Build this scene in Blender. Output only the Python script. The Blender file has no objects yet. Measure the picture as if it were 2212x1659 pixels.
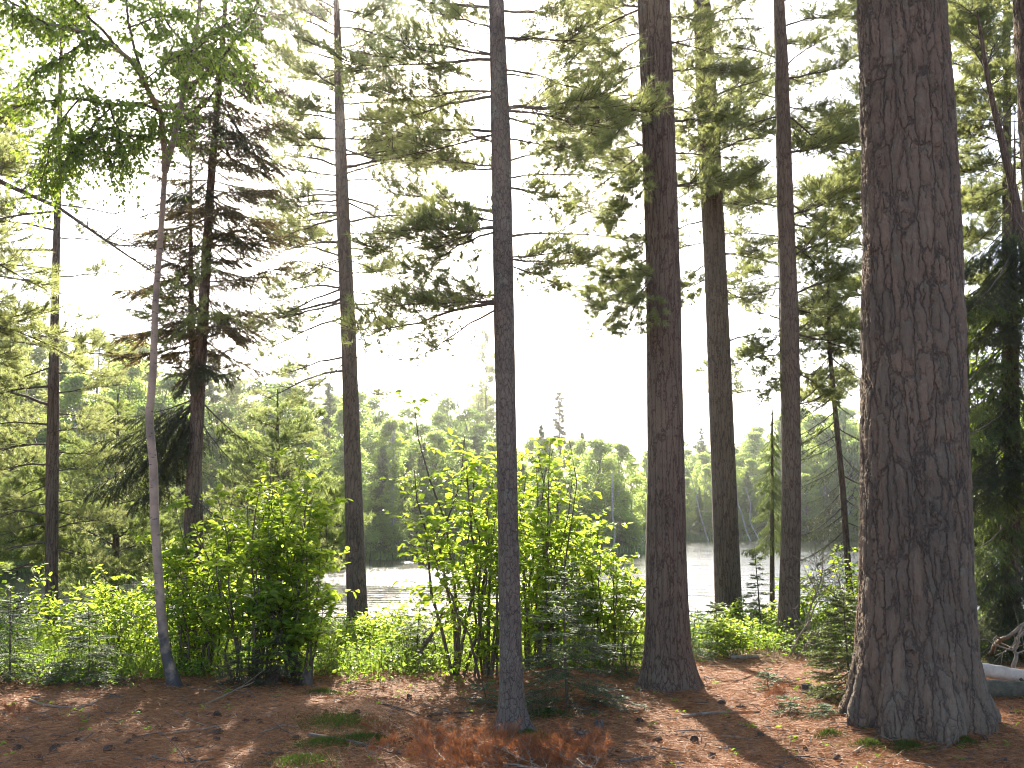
import bpy, math, random
import numpy as np
from mathutils import Matrix, Vector

# ------------------------------------------------------------------ camera, sky, sun, exposure
scene = bpy.context.scene
W0, H0, F0 = 2212.0, 1659.0, 2170.0          # pixel frame in which positions were measured
CAM = np.array([0.0, 0.0, 1.6])
PITCH = math.radians(7.5)
cam_d = bpy.data.cameras.new('camera')
cam_d.sensor_width = 36.0
cam_d.lens = 36.0 * F0 / W0
cam_d.clip_start, cam_d.clip_end = 0.05, 5000.0
cam = bpy.data.objects.new('camera', cam_d)
scene.collection.objects.link(cam)
cam.location = CAM
cam.rotation_euler = (math.radians(90) + PITCH, 0, 0)
scene.camera = cam

SUN_AZ = math.radians(-6.0)                  # left of straight ahead (+Y)
SUN_EL = math.radians(29.0)
world = bpy.data.worlds.new('World')
scene.world = world
world.use_nodes = True
wn = world.node_tree
bg = wn.nodes['Background']
sky = wn.nodes.new('ShaderNodeTexSky')
sky.sky_type = 'NISHITA'
sky.sun_disc = False
sky.sun_elevation = SUN_EL
sky.sun_rotation = SUN_AZ
sky.air_density = 0.7
sky.dust_density = 1.5
sky.ozone_density = 0.5
wn.links.new(sky.outputs[0], bg.inputs[0])
bg.inputs[1].default_value = 0.12
sun_d = bpy.data.lights.new('sun', 'SUN')
sun_d.energy = 4.5
sun_d.angle = math.radians(0.5)
sun_d.color = (1.0, 0.93, 0.80)
sun = bpy.data.objects.new('sun', sun_d)
scene.collection.objects.link(sun)
sdir = Vector((math.sin(SUN_AZ) * math.cos(SUN_EL), math.cos(SUN_AZ) * math.cos(SUN_EL), math.sin(SUN_EL)))
sun.rotation_euler = (-sdir).to_track_quat('-Z', 'Y').to_euler()
sun.location = (0, 0, 40)
scene.view_settings.view_transform = 'Standard'
scene.view_settings.look = 'None'
scene.view_settings.gamma = 1.0
scene.view_settings.exposure = 2.2
cy = scene.cycles
cy.max_bounces = 8
cy.diffuse_bounces = 3
cy.glossy_bounces = 2
cy.transmission_bounces = 4
cy.transparent_max_bounces = 4
cy.volume_bounces = 0
cy.sample_clamp_indirect = 6.0
cy.caustics_reflective = False
cy.caustics_refractive = False
cy.use_denoising = True
cy.filter_width = 1.05

R = np.random.default_rng
COL = scene.collection

# ------------------------------------------------------------------ projection helpers
cp, sp = math.cos(PITCH), math.sin(PITCH)
def ray(u, v):
    a, b = (u - W0 / 2) / F0, (H0 / 2 - v) / F0
    return np.array([a, cp - b * sp, sp + b * cp])
def at(u, v, y):                              # world point seen at (u, v), y metres ahead
    d = ray(u, v)
    return CAM + d * (y / d[1])
def zcam(p):                                  # distance along the optical axis
    return (p[1] - CAM[1]) * cp + (p[2] - CAM[2]) * sp
def wid(wpx, p):                              # pixel width -> metres at p
    return wpx * zcam(p) / F0

# ------------------------------------------------------------------ terrain
def sstep(a, b, x):
    t = np.clip((x - a) / (b - a), 0, 1)
    return t * t * (3 - 2 * t)
_rw = R(5)
_wv = [(_rw.normal(0, 1, 2), _rw.uniform(0, 6.28)) for _ in range(60)]
def bumps(x, y, scale, amp, k0, n=8):
    o = 0
    for i in range(n):
        d, ph = _wv[(k0 + i) % 60]
        o = o + np.sin((d[0] * x + d[1] * y) / scale + ph)
    return o * amp / math.sqrt(n)
WATER = -1.0
_U = np.array([-9000, -500, 0, 300, 600, 900, 1200, 1385, 1400, 1415, 1460, 1700, 2000, 2300, 2800, 9000.])
_D = np.array([40, 44, 48, 52, 58, 64, 68, 74, 84, 104, 112, 115, 113, 108, 100, 80.])
def shore(u):
    return np.interp(u, _U, _D)
def u_of(x, y):
    return W0 / 2 + F0 * x / np.maximum(y, 1e-3) * cp
def ground_z(x, y):
    x = np.asarray(x, float); y = np.asarray(y, float)
    base = -0.03 * np.clip(y - 9, 0, 7) - 1.9 * sstep(15.6, 20.0, y + 0.25 * np.sin(x * 0.7))
    near = bumps(x, y, 0.9, 0.030, 0) + bumps(x, y, 0.28, 0.012, 9)
    m = 0.16 * np.exp(-((x + 1.55) / 0.9) ** 2 - ((y - 8.3) / 0.6) ** 2)       # low mound
    m = m + 0.10 * np.exp(-((x - 0.2) / 0.9) ** 2 - ((y - 10.6) / 0.7) ** 2)
    m = m + 0.12 * np.exp(-((x - 3.05) / 0.8) ** 2 - ((y - 7.9) / 0.6) ** 2)
    z = base + near + m
    ang = np.arctan2(x, y)
    yy = np.maximum(y, 0.5)
    D = shore(u_of(np.clip(x, -3 * yy, 3 * yy), yy))
    r = y
    far = -2.6 + 2.3 * sstep(-6, 1.5, r - D) + 0.05 * np.clip(r - D, 0, 140) + bumps(x, y, 6, .12, 20)
    t = sstep(22, 30, r)
    z = z * (1 - t) + far * t
    # land round the sides and behind the viewer
    s = sstep(0.75, 1.1, np.abs(x) / np.maximum(y + 4, .5)) * sstep(22, 40, np.hypot(x, y))
    return z * (1 - s) + np.maximum(z, 0.6) * s
def gz(x, y):
    return float(ground_z(x, y))
def gpx(u, v):                                # ground point seen at (u, v)
    d = ray(u, v); y = 8.0
    for _ in range(40):
        p = CAM + d * (y / d[1])
        y = np.clip(y * (CAM[2] - gz(p[0], p[1])) / max(CAM[2] - p[2], .05), 2, 30)
    p = CAM + d * (y / d[1]); p[2] = gz(p[0], p[1])
    return p

# ------------------------------------------------------------------ mesh building
class MB:
    def __init__(s):
        s.V, s.F, s.n = [], [], 0
    def add(s, V, F, m=0, smooth=False):
        V = np.asarray(V, np.float32).reshape(-1, 3); F = np.asarray(F, np.int64)
        if len(F) == 0: return s
        s.V.append(V); s.F.append((F + s.n, m, smooth)); s.n += len(V)
        return s
    def mesh(s, name, mats):
        me = bpy.data.meshes.new(name)
        V = np.concatenate(s.V)
        me.vertices.add(len(V)); me.vertices.foreach_set('co', V.ravel())
        li = np.concatenate([f.ravel() for f, _, _ in s.F])
        tot = np.concatenate([np.full(len(f), f.shape[1]) for f, _, _ in s.F])
        st = np.concatenate([[0], np.cumsum(tot)[:-1]])
        me.loops.add(len(li)); me.loops.foreach_set('vertex_index', li.astype(np.int32))
        me.polygons.add(len(tot))
        me.polygons.foreach_set('loop_start', st.astype(np.int32))
        me.polygons.foreach_set('loop_total', tot.astype(np.int32))
        me.polygons.foreach_set('material_index', np.concatenate([np.full(len(f), m) for f, m, _ in s.F]).astype(np.int32))
        me.polygons.foreach_set('use_smooth', np.concatenate([np.full(len(f), q) for f, _, q in s.F]).astype(bool))
        for m in (mats if isinstance(mats, (list, tuple)) else [mats]): me.materials.append(m)
        me.update(calc_edges=True)
        return me
def unit(a):
    a = np.asarray(a, float)
    return a / np.maximum(np.linalg.norm(a, axis=-1, keepdims=True), 1e-9)
def tubes(P, Rr, n=5, cap=True):
    """P (N,k,3), Rr (N,k): N tubes in one go."""
    P = np.asarray(P, float); Rr = np.asarray(Rr, float)
    if P.ndim == 2: P, Rr = P[None], Rr[None]
    N, k, _ = P.shape
    T = np.gradient(P, axis=1) if k > 2 else np.repeat((P[:, 1:] - P[:, :1]), 2, 1)
    T = unit(T)
    ref = np.where(np.abs(T[:, :1, 2:3]) > .8, np.array([1., 0.1, 0]), np.array([0, 0.1, 1.]))
    A = unit(np.cross(T, ref)); B = np.cross(T, A)
    th = np.arange(n) * 2 * np.pi / n
    ring = P[:, :, None] + Rr[:, :, None, None] * (np.cos(th)[:, None] * A[:, :, None] + np.sin(th)[:, None] * B[:, :, None])
    V = ring.reshape(-1, 3)
    i = np.arange(N)[:, None, None] * k * n; j = np.arange(k - 1)[None, :, None] * n; q = np.arange(n)[None, None]
    a = i + j + q; b = i + j + (q + 1) % n
    F = np.stack([a, b, b + n, a + n], -1).reshape(-1, 4)
    return V, F
def add_tube(mb, P, Rr, n=8, m=0, caps=True):
    V, F = tubes(P, Rr, n); mb.add(V, F, m, True)
    if caps:
        k = len(V) // n
        mb.add(V[:n], [list(range(n))[::-1]], m); mb.add(V[-n:], [list(range(n))], m)
def needles(mb, B, D, L, w, m=0, rng=None):
    """one thin triangle for each needle"""
    D = unit(D); S = unit(np.cross(D, unit(rng.normal(size=D.shape))))
    w = np.broadcast_to(w, (len(B),))[:, None]; L = np.broadcast_to(L, (len(B),))[:, None]
    V = np.stack([B - S * w / 2, B + S * w / 2, B + D * L], 1)
    mb.add(V, np.arange(len(B) * 3).reshape(-1, 3), m)
def leaves(mb, P, D, Nn, L, w=0.62, fold=0.25, m=0):
    """broad leaf: two faces folded along the midrib"""
    D = unit(D); S = unit(np.cross(D, Nn)); Nn = np.cross(S, D)
    L = np.broadcast_to(L, (len(P),))[:, None]
    def pt(a, b, c): return P + L * (a * D + b * w * S + c * Nn)
    V = np.stack([pt(0, 0, 0), pt(.28, .42, fold * .42), pt(.66, .34, fold * .3 - .04), pt(1, 0, -.14),
                  pt(.66, -.34, fold * .3 - .04), pt(.28, -.42, fold * .42)], 1)
    i = np.arange(len(P))[:, None] * 6
    mb.add(V, np.concatenate([i + np.array([0, 3, 2, 1]), i + np.array([0, 5, 4, 3])]), m)
def rot_about(v, axis, ang):
    axis = unit(axis); c, s = np.cos(ang)[..., None], np.sin(ang)[..., None]
    return v * c + np.cross(axis, v) * s + axis * (np.sum(axis * v, -1, keepdims=True)) * (1 - c)
def wiggle(rng, k, amp):
    w = np.cumsum(rng.normal(0, 1, (k, 3)), 0) * amp / math.sqrt(k); w -= w[0]; return w

# ------------------------------------------------------------------ materials
def nmat(name):
    m = bpy.data.materials.new(name); m.use_nodes = True
    nt = m.node_tree; b = nt.nodes['Principled BSDF']
    return m, nt, b
def N(nt, t, **kw):
    n = nt.nodes.new('ShaderNode' + t)
    for k, v in kw.items():
        if k in n.inputs.keys(): n.inputs[k].default_value = v
        else: setattr(n, k, v)
    return n
def ramp(nt, src, stops):
    r = N(nt, 'ValToRGB'); e = r.color_ramp.elements
    while len(e) < len(stops): e.new(0.5)
    for x, (p, c) in zip(e, stops):
        x.position = p; x.color = (*c, 1) if len(c) == 3 else c
    nt.links.new(src, r.inputs[0]); return r.outputs[0]
def mixc(nt, fac, a, b, mode='MIX'):
    n = N(nt, 'Mix', data_type='RGBA', blend_type=mode)
    for s, v in ((n.inputs[0], fac), (n.inputs[6], a), (n.inputs[7], b)):
        if hasattr(v, 'is_output'): nt.links.new(v, s)
        else: s.default_value = v if not isinstance(v, tuple) else ((*v, 1) if len(v) == 3 else v)
    return n.outputs[2]
def mth(nt, op, a, b=None):
    n = N(nt, 'Math', operation=op)
    for s, v in zip(n.inputs, (a, b)):
        if v is None: continue
        if hasattr(v, 'is_output'): nt.links.new(v, s)
        else: s.default_value = v
    return n.outputs[0]
def objco(nt, scale, kind='Object'):
    t = N(nt, 'TexCoord'); mp = N(nt, 'Mapping'); mp.inputs['Scale'].default_value = scale
    nt.links.new(t.outputs[kind], mp.inputs[0]); return mp.outputs[0]
def noise(nt, co, scale, detail=4, rough=.6):
    n = N(nt, 'TexNoise'); n.inputs['Scale'].default_value = scale; n.inputs['Detail'].default_value = detail
    n.inputs['Roughness'].default_value = rough
    nt.links.new(co, n.inputs['Vector']); return n
def bark_mat(name, plate, plate2, crack, sx, sz, disp=0.02, bump=.6, real=False, lichen=0.15):
    m, nt, b = nmat(name)
    co = objco(nt, (1, 1, 1))
    wn_ = noise(nt, co, 3.0 / sx * .25, 3)
    sub = N(nt, 'VectorMath', operation='SUBTRACT'); nt.links.new(wn_.outputs['Color'], sub.inputs[0]); sub.inputs[1].default_value = (.5, .5, .5)
    sc = N(nt, 'VectorMath', operation='MULTIPLY'); nt.links.new(sub.outputs[0], sc.inputs[0]); sc.inputs[1].default_value = (sx * .9, sx * .9, sz * .9)
    ad = N(nt, 'VectorMath', operation='ADD'); nt.links.new(co, ad.inputs[0]); nt.links.new(sc.outputs[0], ad.inputs[1])
    mp = N(nt, 'Mapping'); mp.inputs['Scale'].default_value = (1 / sx, 1 / sx, 1 / sz); nt.links.new(ad.outputs[0], mp.inputs[0])
    ve = N(nt, 'TexVoronoi', feature='DISTANCE_TO_EDGE'); ve.inputs['Scale'].default_value = 1; nt.links.new(mp.outputs[0], ve.inputs['Vector'])
    vc = N(nt, 'TexVoronoi', feature='F1'); vc.inputs['Scale'].default_value = 1; nt.links.new(mp.outputs[0], vc.inputs['Vector'])
    mp2 = N(nt, 'Mapping'); mp2.inputs['Scale'].default_value = (1 / sx, 1 / sx, .35 / sx); nt.links.new(co, mp2.inputs[0])
    fine = noise(nt, mp2.outputs[0], 3.2, 6, .7)
    edge = mth(nt, 'ADD', ve.outputs['Distance'], mth(nt, 'MULTIPLY', mth(nt, 'SUBTRACT', fine.outputs[0], .5), .22))
    h = ramp(nt, edge, [(0.0, (0, 0, 0)), (.10, (.45,) * 3), (.34, (1, 1, 1))])
    sepc = N(nt, 'SeparateColor'); nt.links.new(vc.outputs['Color'], sepc.inputs[0])
    pc = mixc(nt, sepc.outputs[0], plate, plate2)
    big = noise(nt, co, .9, 3)
    pc = mixc(nt, mth(nt, 'MULTIPLY', ramp(nt, fine.outputs[0], [(.35, (0,) * 3), (.7, (1,) * 3)]), .55), pc, tuple(c * .55 for c in plate))
    lich = noise(nt, co, 9, 5, .75)
    lf = mth(nt, 'MULTIPLY', ramp(nt, lich.outputs[0], [(.56, (0,) * 3), (.68, (1,) * 3)]), lichen * 3)
    pc = mixc(nt, lf, pc, (.16, .17, .13))
    # some furrows close up, a few run deep
    fm = noise(nt, co, .30 / sx, 2)
    edge = mth(nt, 'ADD', edge, mth(nt, 'MULTIPLY', ramp(nt, fm.outputs[0], [(.42, (0,) * 3), (.66, (1,) * 3)]), .20))
    vb = N(nt, 'TexVoronoi', feature='DISTANCE_TO_EDGE'); vb.inputs['Scale'].default_value = .58; nt.links.new(mp.outputs[0], vb.inputs['Vector'])
    deep = mth(nt, 'ADD', mth(nt, 'MULTIPLY', vb.outputs['Distance'], 1.6), mth(nt, 'MULTIPLY', mth(nt, 'SUBTRACT', fine.outputs[0], .5), .25))
    edge = mth(nt, 'MINIMUM', edge, deep)
    h = ramp(nt, edge, [(0.0, (0, 0, 0)), (.10, (.45,) * 3), (.34, (1, 1, 1))])
    cf = ramp(nt, edge, [(0.0, (0,) * 3), (.12, (1,) * 3)])
    col = mixc(nt, cf, crack, pc)
    col = mixc(nt, 1.0, col, ramp(nt, big.outputs[0], [(.3, (.78,) * 3), (.7, (1.2, 1.17, 1.13))]), 'MULTIPLY')
    nt.links.new(col, b.inputs['Base Color']); b.inputs['Roughness'].default_value = .9
    b.inputs['Specular IOR Level'].default_value = .2
    hh = mth(nt, 'ADD', h, mth(nt, 'MULTIPLY', fine.outputs[0], .5))
    if real:
        d = N(nt, 'Displacement'); d.inputs['Scale'].default_value = disp; d.inputs['Midlevel'].default_value = .9
        nt.links.new(hh, d.inputs['Height']); nt.links.new(d.outputs[0], nt.nodes['Material Output'].inputs['Displacement'])
        m.displacement_method = 'BOTH'
    else:
        bp = N(nt, 'Bump'); bp.inputs['Strength'].default_value = bump; bp.inputs['Distance'].default_value = disp
        nt.links.new(hh, bp.inputs['Height']); nt.links.new(bp.outputs[0], b.inputs['Normal'])
    return m
def leaf_mat(name, ca, cb, ta, tb, tfac=.5, rough=.45, spec=.4):
    m, nt, b = nmat(name)
    g = N(nt, 'NewGeometry')
    rnd = g.outputs['Random Per Island']
    nt.links.new(mixc(nt, rnd, ca, cb), b.inputs['Base Color'])
    b.inputs['Roughness'].default_value = rough; b.inputs['Specular IOR Level'].default_value = spec
    t = N(nt, 'BsdfTranslucent'); nt.links.new(mixc(nt, rnd, ta, tb), t.inputs['Color'])
    mx = N(nt, 'MixShader'); mx.inputs[0].default_value = tfac
    nt.links.new(b.outputs[0], mx.inputs[1]); nt.links.new(t.outputs[0], mx.inputs[2])
    nt.links.new(mx.outputs[0], nt.nodes['Material Output'].inputs['Surface'])
    return m
def plain_mat(name, ca, cb, scale, rough=.85, bump=.3, stretch=(1, 1, 1)):
    m, nt, b = nmat(name)
    n = noise(nt, objco(nt, stretch), scale, 6, .7)
    nt.links.new(mixc(nt, ramp(nt, n.outputs[0], [(.35, (0,) * 3), (.65, (1,) * 3)]), ca, cb), b.inputs['Base Color'])
    b.inputs['Roughness'].default_value = rough; b.inputs['Specular IOR Level'].default_value = .25
    bp = N(nt, 'Bump'); bp.inputs['Strength'].default_value = bump; bp.inputs['Distance'].default_value = .01
    nt.links.new(n.outputs[0], bp.inputs['Height']); nt.links.new(bp.outputs[0], b.inputs['Normal'])
    return m
M = {}
M['bark_big'] = bark_mat('old_pine_bark', (.185, .130, .090), (.140, .112, .084), (.072, .055, .043), .056, .32, .022, real=True)
M['bark_mid'] = bark_mat('pine_bark', (.185, .130, .090), (.140, .106, .078), (.06, .036, .029), .028, .30, .010, bump=1.0, lichen=.1)
M['bark_young'] = bark_mat('young_pine_bark', (.170, .130, .098), (.130, .104, .080), (.05, .037, .033), .018, .05, .005, bump=.7, lichen=.35)
M['bark_red'] = bark_mat('reddish_pine_bark', (.21, .145, .10), (.16, .118, .085), (.07, .048, .038), .026, .16, .008, bump=1.0, lichen=.05)
M['limb'] = plain_mat('limb_bark', (.075, .055, .042), (.13, .10, .08), 14)
M['dead'] = plain_mat('dead_wood', (.15, .115, .085), (.30, .24, .17), 30, stretch=(1, 1, 1))
M['twig'] = plain_mat('shrub_twig', (.07, .05, .035), (.13, .10, .07), 20)
M['needle'] = leaf_mat('pine_needles', (.06, .088, .034), (.11, .13, .048), (.36, .42, .13), (.54, .55, .18), .55, .4, .4)
M['needle_y'] = leaf_mat('young_pine_needles', (.06, .10, .03), (.10, .13, .05), (.28, .38, .09), (.42, .46, .12), .5, .4, .4)
M['spruce'] = leaf_mat('spruce_needles', (.035, .048, .022), (.065, .075, .032), (.10, .14, .035), (.17, .19, .055), .35, .45, .4)
M['spruce_b'] = leaf_mat('brownish_spruce_needles', (.075, .058, .032), (.135, .098, .052), (.25, .20, .075), (.38, .29, .12), .48, .45, .35)
M['spruce_l'] = leaf_mat('light_spruce_needles', (.05, .085, .03), (.095, .125, .042), (.22, .33, .06), (.34, .40, .09), .45, .45, .4)
M['fir'] = leaf_mat('fir_needles', (.055, .105, .045), (.095, .155, .065), (.20, .36, .08), (.30, .46, .12), .46, .5, .25)
M['leaf'] = leaf_mat('shrub_leaves', (.045, .095, .018), (.085, .14, .028), (.40, .57, .04), (.58, .70, .07), .55, .45, .3)
M['leaf_d'] = leaf_mat('birch_leaves', (.05, .09, .02), (.09, .13, .03), (.36, .52, .05), (.50, .62, .08), .5, .4, .4)
M['leaf_far'] = leaf_mat('far_leaves', (.06, .11, .03), (.11, .16, .045), (.46, .62, .11), (.62, .74, .16), .55, .55, .2)
M['leaf_far2'] = leaf_mat('far_dark_leaves', (.045, .09, .03), (.08, .13, .04), (.30, .46, .09), (.44, .56, .12), .5, .55, .2)
M['far_bark'] = plain_mat('far_bark', (.10, .09, .08), (.18, .16, .14), 3)
M['orange'] = leaf_mat('dead_needles', (.22, .075, .03), (.33, .13, .052), (.24, .08, .025), (.34, .13, .04), .3, .6, .15)
M['litter'] = leaf_mat('needle_litter', (.19, .070, .026), (.47, .225, .095), (.2, .08, .03), (.3, .14, .05), .15, .6, .12)
M['moss'] = leaf_mat('moss', (.045, .065, .012), (.085, .10, .02), (.09, .14, .02), (.12, .17, .03), .25, .7, .1)
M['cover'] = leaf_mat('cover_leaves', (.05, .10, .022), (.085, .14, .03), (.26, .42, .04), (.40, .52, .06), .5, .5, .25)
M['cone'] = plain_mat('cone_scales', (.055, .036, .026), (.12, .078, .055), 60, bump=.8)

def birch_mat():
    m, nt, b = nmat('birch_bark')
    co = objco(nt, (1, 1, 1))
    big = noise(nt, co, 3, 4)
    col = mixc(nt, ramp(nt, big.outputs[0], [(.4, (0,) * 3), (.65, (1,) * 3)]), (.34, .24, .165), (.17, .125, .09))
    mp = objco(nt, (13, 13, 42)); len_ = noise(nt, mp, 1.0, 3, .6)
    col = mixc(nt, ramp(nt, len_.outputs[0], [(.61, (0,) * 3), (.68, (1,) * 3)]), col, (.06, .047, .04))
    tc = N(nt, 'TexCoord'); sx = N(nt, 'SeparateXYZ'); nt.links.new(tc.outputs['Object'], sx.inputs[0])
    low = noise(nt, co, 7, 4)
    lf = mth(nt, 'ADD', mth(nt, 'MULTIPLY', sx.outputs[2], -.75), mth(nt, 'ADD', mth(nt, 'MULTIPLY', low.outputs[0], 1.6), -.10))
    col = mixc(nt, ramp(nt, lf, [(.15, (0,) * 3), (.55, (1,) * 3)]), col, (.05, .040, .033))
    nt.links.new(col, b.inputs['Base Color']); b.inputs['Roughness'].default_value = .7
    bp = N(nt, 'Bump'); bp.inputs['Strength'].default_value = .4; bp.inputs['Distance'].default_value = .01
    nt.links.new(len_.outputs[0], bp.inputs['Height']); nt.links.new(bp.outputs[0], b.inputs['Normal'])
    return m
M['birch'] = birch_mat()
M['log_birch'] = plain_mat('birch_log_bark', (.72, .62, .50), (.45, .37, .29), 7, .7, .3)

def ground_mat():
    m, nt, b = nmat('forest_floor')
    co = objco(nt, (1, 1, 1))
    n1 = noise(nt, co, 2.2, 6, .65); n2 = noise(nt, co, 38, 5, .75); n3 = noise(nt, co, .8, 4)
    c = mixc(nt, ramp(nt, n2.outputs[0], [(.32, (0,) * 3), (.68, (1,) * 3)]), (.11, .047, .021), (.33, .148, .062))
    c = mixc(nt, mth(nt, 'MULTIPLY', ramp(nt, n1.outputs[0], [(.5, (0,) * 3), (.72, (1,) * 3)]), .6), c, (.055, .035, .022))
    n4 = noise(nt, co, 3.1, 5, .7)
    c = mixc(nt, mth(nt, 'MULTIPLY', ramp(nt, n4.outputs[0], [(.60, (0,) * 3), (.70, (1,) * 3)]), .55), c, (.055, .075, .018))
    sx = N(nt, 'SeparateXYZ'); tc = N(nt, 'TexCoord'); nt.links.new(tc.outputs['Object'], sx.inputs[0])
    far = ramp(nt, mth(nt, 'MULTIPLY', sx.outputs[1], .02), [(.22, (0,) * 3), (.30, (1,) * 3)])
    c = mixc(nt, far, c, mixc(nt, n3.outputs[0], (.05, .075, .022), (.085, .11, .035)))
    nt.links.new(c, b.inputs['Base Color']); b.inputs['Roughness'].default_value = .9
    b.inputs['Specular IOR Level'].default_value = .2
    bp = N(nt, 'Bump'); bp.inputs['Strength'].default_value = .7; bp.inputs['Distance'].default_value = .03
    nt.links.new(n2.outputs[0], bp.inputs['Height']); nt.links.new(bp.outputs[0], b.inputs['Normal'])
    return m
def water_mat():
    m, nt, b = nmat('lake_water')
    b.inputs['Base Color'].default_value = (.012, .016, .012, 1); b.inputs['Roughness'].default_value = .09
    b.inputs['IOR'].default_value = 1.33
    co = objco(nt, (1, 2.2, 1))
    n1 = noise(nt, co, 2.6, 3, .55); n2 = noise(nt, objco(nt, (1, 1.6, 1)), 9, 2, .5)
    n0 = noise(nt, objco(nt, (.28, 1.5, 1)), .9, 3, .6); pt = noise(nt, objco(nt, (.3, 1, 1)), .16, 3, .6)
    h = mth(nt, 'ADD', mth(nt, 'MULTIPLY', n1.outputs[0], 1.0), mth(nt, 'MULTIPLY', n2.outputs[0], .30))
    h = mth(nt, 'ADD', mth(nt, 'MULTIPLY', n0.outputs[0], 2.6), mth(nt, 'MULTIPLY', h, ramp(nt, pt.outputs[0], [(.35, (.35,) * 3), (.65, (1.3,) * 3)])))
    bp = N(nt, 'Bump'); bp.inputs['Strength'].default_value = 1.0; bp.inputs['Distance'].default_value = .034
    nt.links.new(h, bp.inputs['Height']); nt.links.new(bp.outputs[0], b.inputs['Normal'])
    return m
M['ground'] = ground_mat(); M['water'] = water_mat()

# ------------------------------------------------------------------ object helpers
def tag(o, label=None, cat=None, group=None, kind=None):
    for k, v in (('label', label), ('category', cat), ('group', group), ('kind', kind)):
        if v: o[k] = v
    return o
def link(name, me, parent=None, loc=None):
    o = bpy.data.objects.new(name, me); COL.objects.link(o)
    if parent is not None: o.parent = parent
    if loc is not None: o.location = loc
    return o
def thing(name, label, cat, loc, group=None, rz=0):
    o = link(name, None, None, loc); o.rotation_euler = (0, 0, rz); o.empty_display_size = .2
    return tag(o, label, cat, group)
def copy_tree(root, loc, rz, sc, label=None, group=None):
    r = root.copy(); COL.objects.link(r); r.location = loc; r.rotation_euler = (0, 0, rz); r.scale = sc
    if label: r['label'] = label
    if group: r['group'] = group
    for ch in root.children:
        c = ch.copy(); COL.objects.link(c); c.parent = r
    return r

# ------------------------------------------------------------------ setting: ground and water
def build_ground():
    ang = np.concatenate([np.linspace(-180, -40, 36)[:-1], np.linspace(-40, 40, 420), np.linspace(40, 180, 36)[1:-1]])
    rad = np.concatenate([[0.4, 1.5, 3, 4.5, 5.4], np.arange(6, 13, .035), np.arange(13, 22, .12), np.geomspace(22, 160, 70), np.geomspace(175, 4000, 14)])
    A, Rd = np.meshgrid(np.radians(ang), rad)
    X, Y = Rd * np.sin(A), Rd * np.cos(A)
    Z = ground_z(X, Y)
    Z = np.where(Rd > 300, np.maximum(Z, 3), Z)
    V = np.stack([X, Y, Z], -1).reshape(-1, 3)
    nr, na = X.shape
    i = np.arange(nr - 1)[:, None] * na; j = np.arange(na)[None]
    a = i + j; b_ = i + (j + 1) % na
    F = np.stack([a, b_, b_ + na, a + na], -1).reshape(-1, 4)
    mb = MB().add(V, F, 0, True)
    c = len(mb.V[0]); mb.add(V[:na], [list(range(na))[::-1]], 0)
    o = link('ground', mb.mesh('ground', M['ground'])); tag(o, kind='structure')
    x = np.array([-400, 400.]); y = np.array([14, 170.])
    mw = MB().add([[-400, 14, WATER], [400, 14, WATER], [400, 170, WATER], [-400, 170, WATER]], [[0, 1, 2, 3]])
    o = link('lake_water', mw.mesh('lake_water', M['water'])); tag(o, kind='structure')
build_ground()

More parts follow.
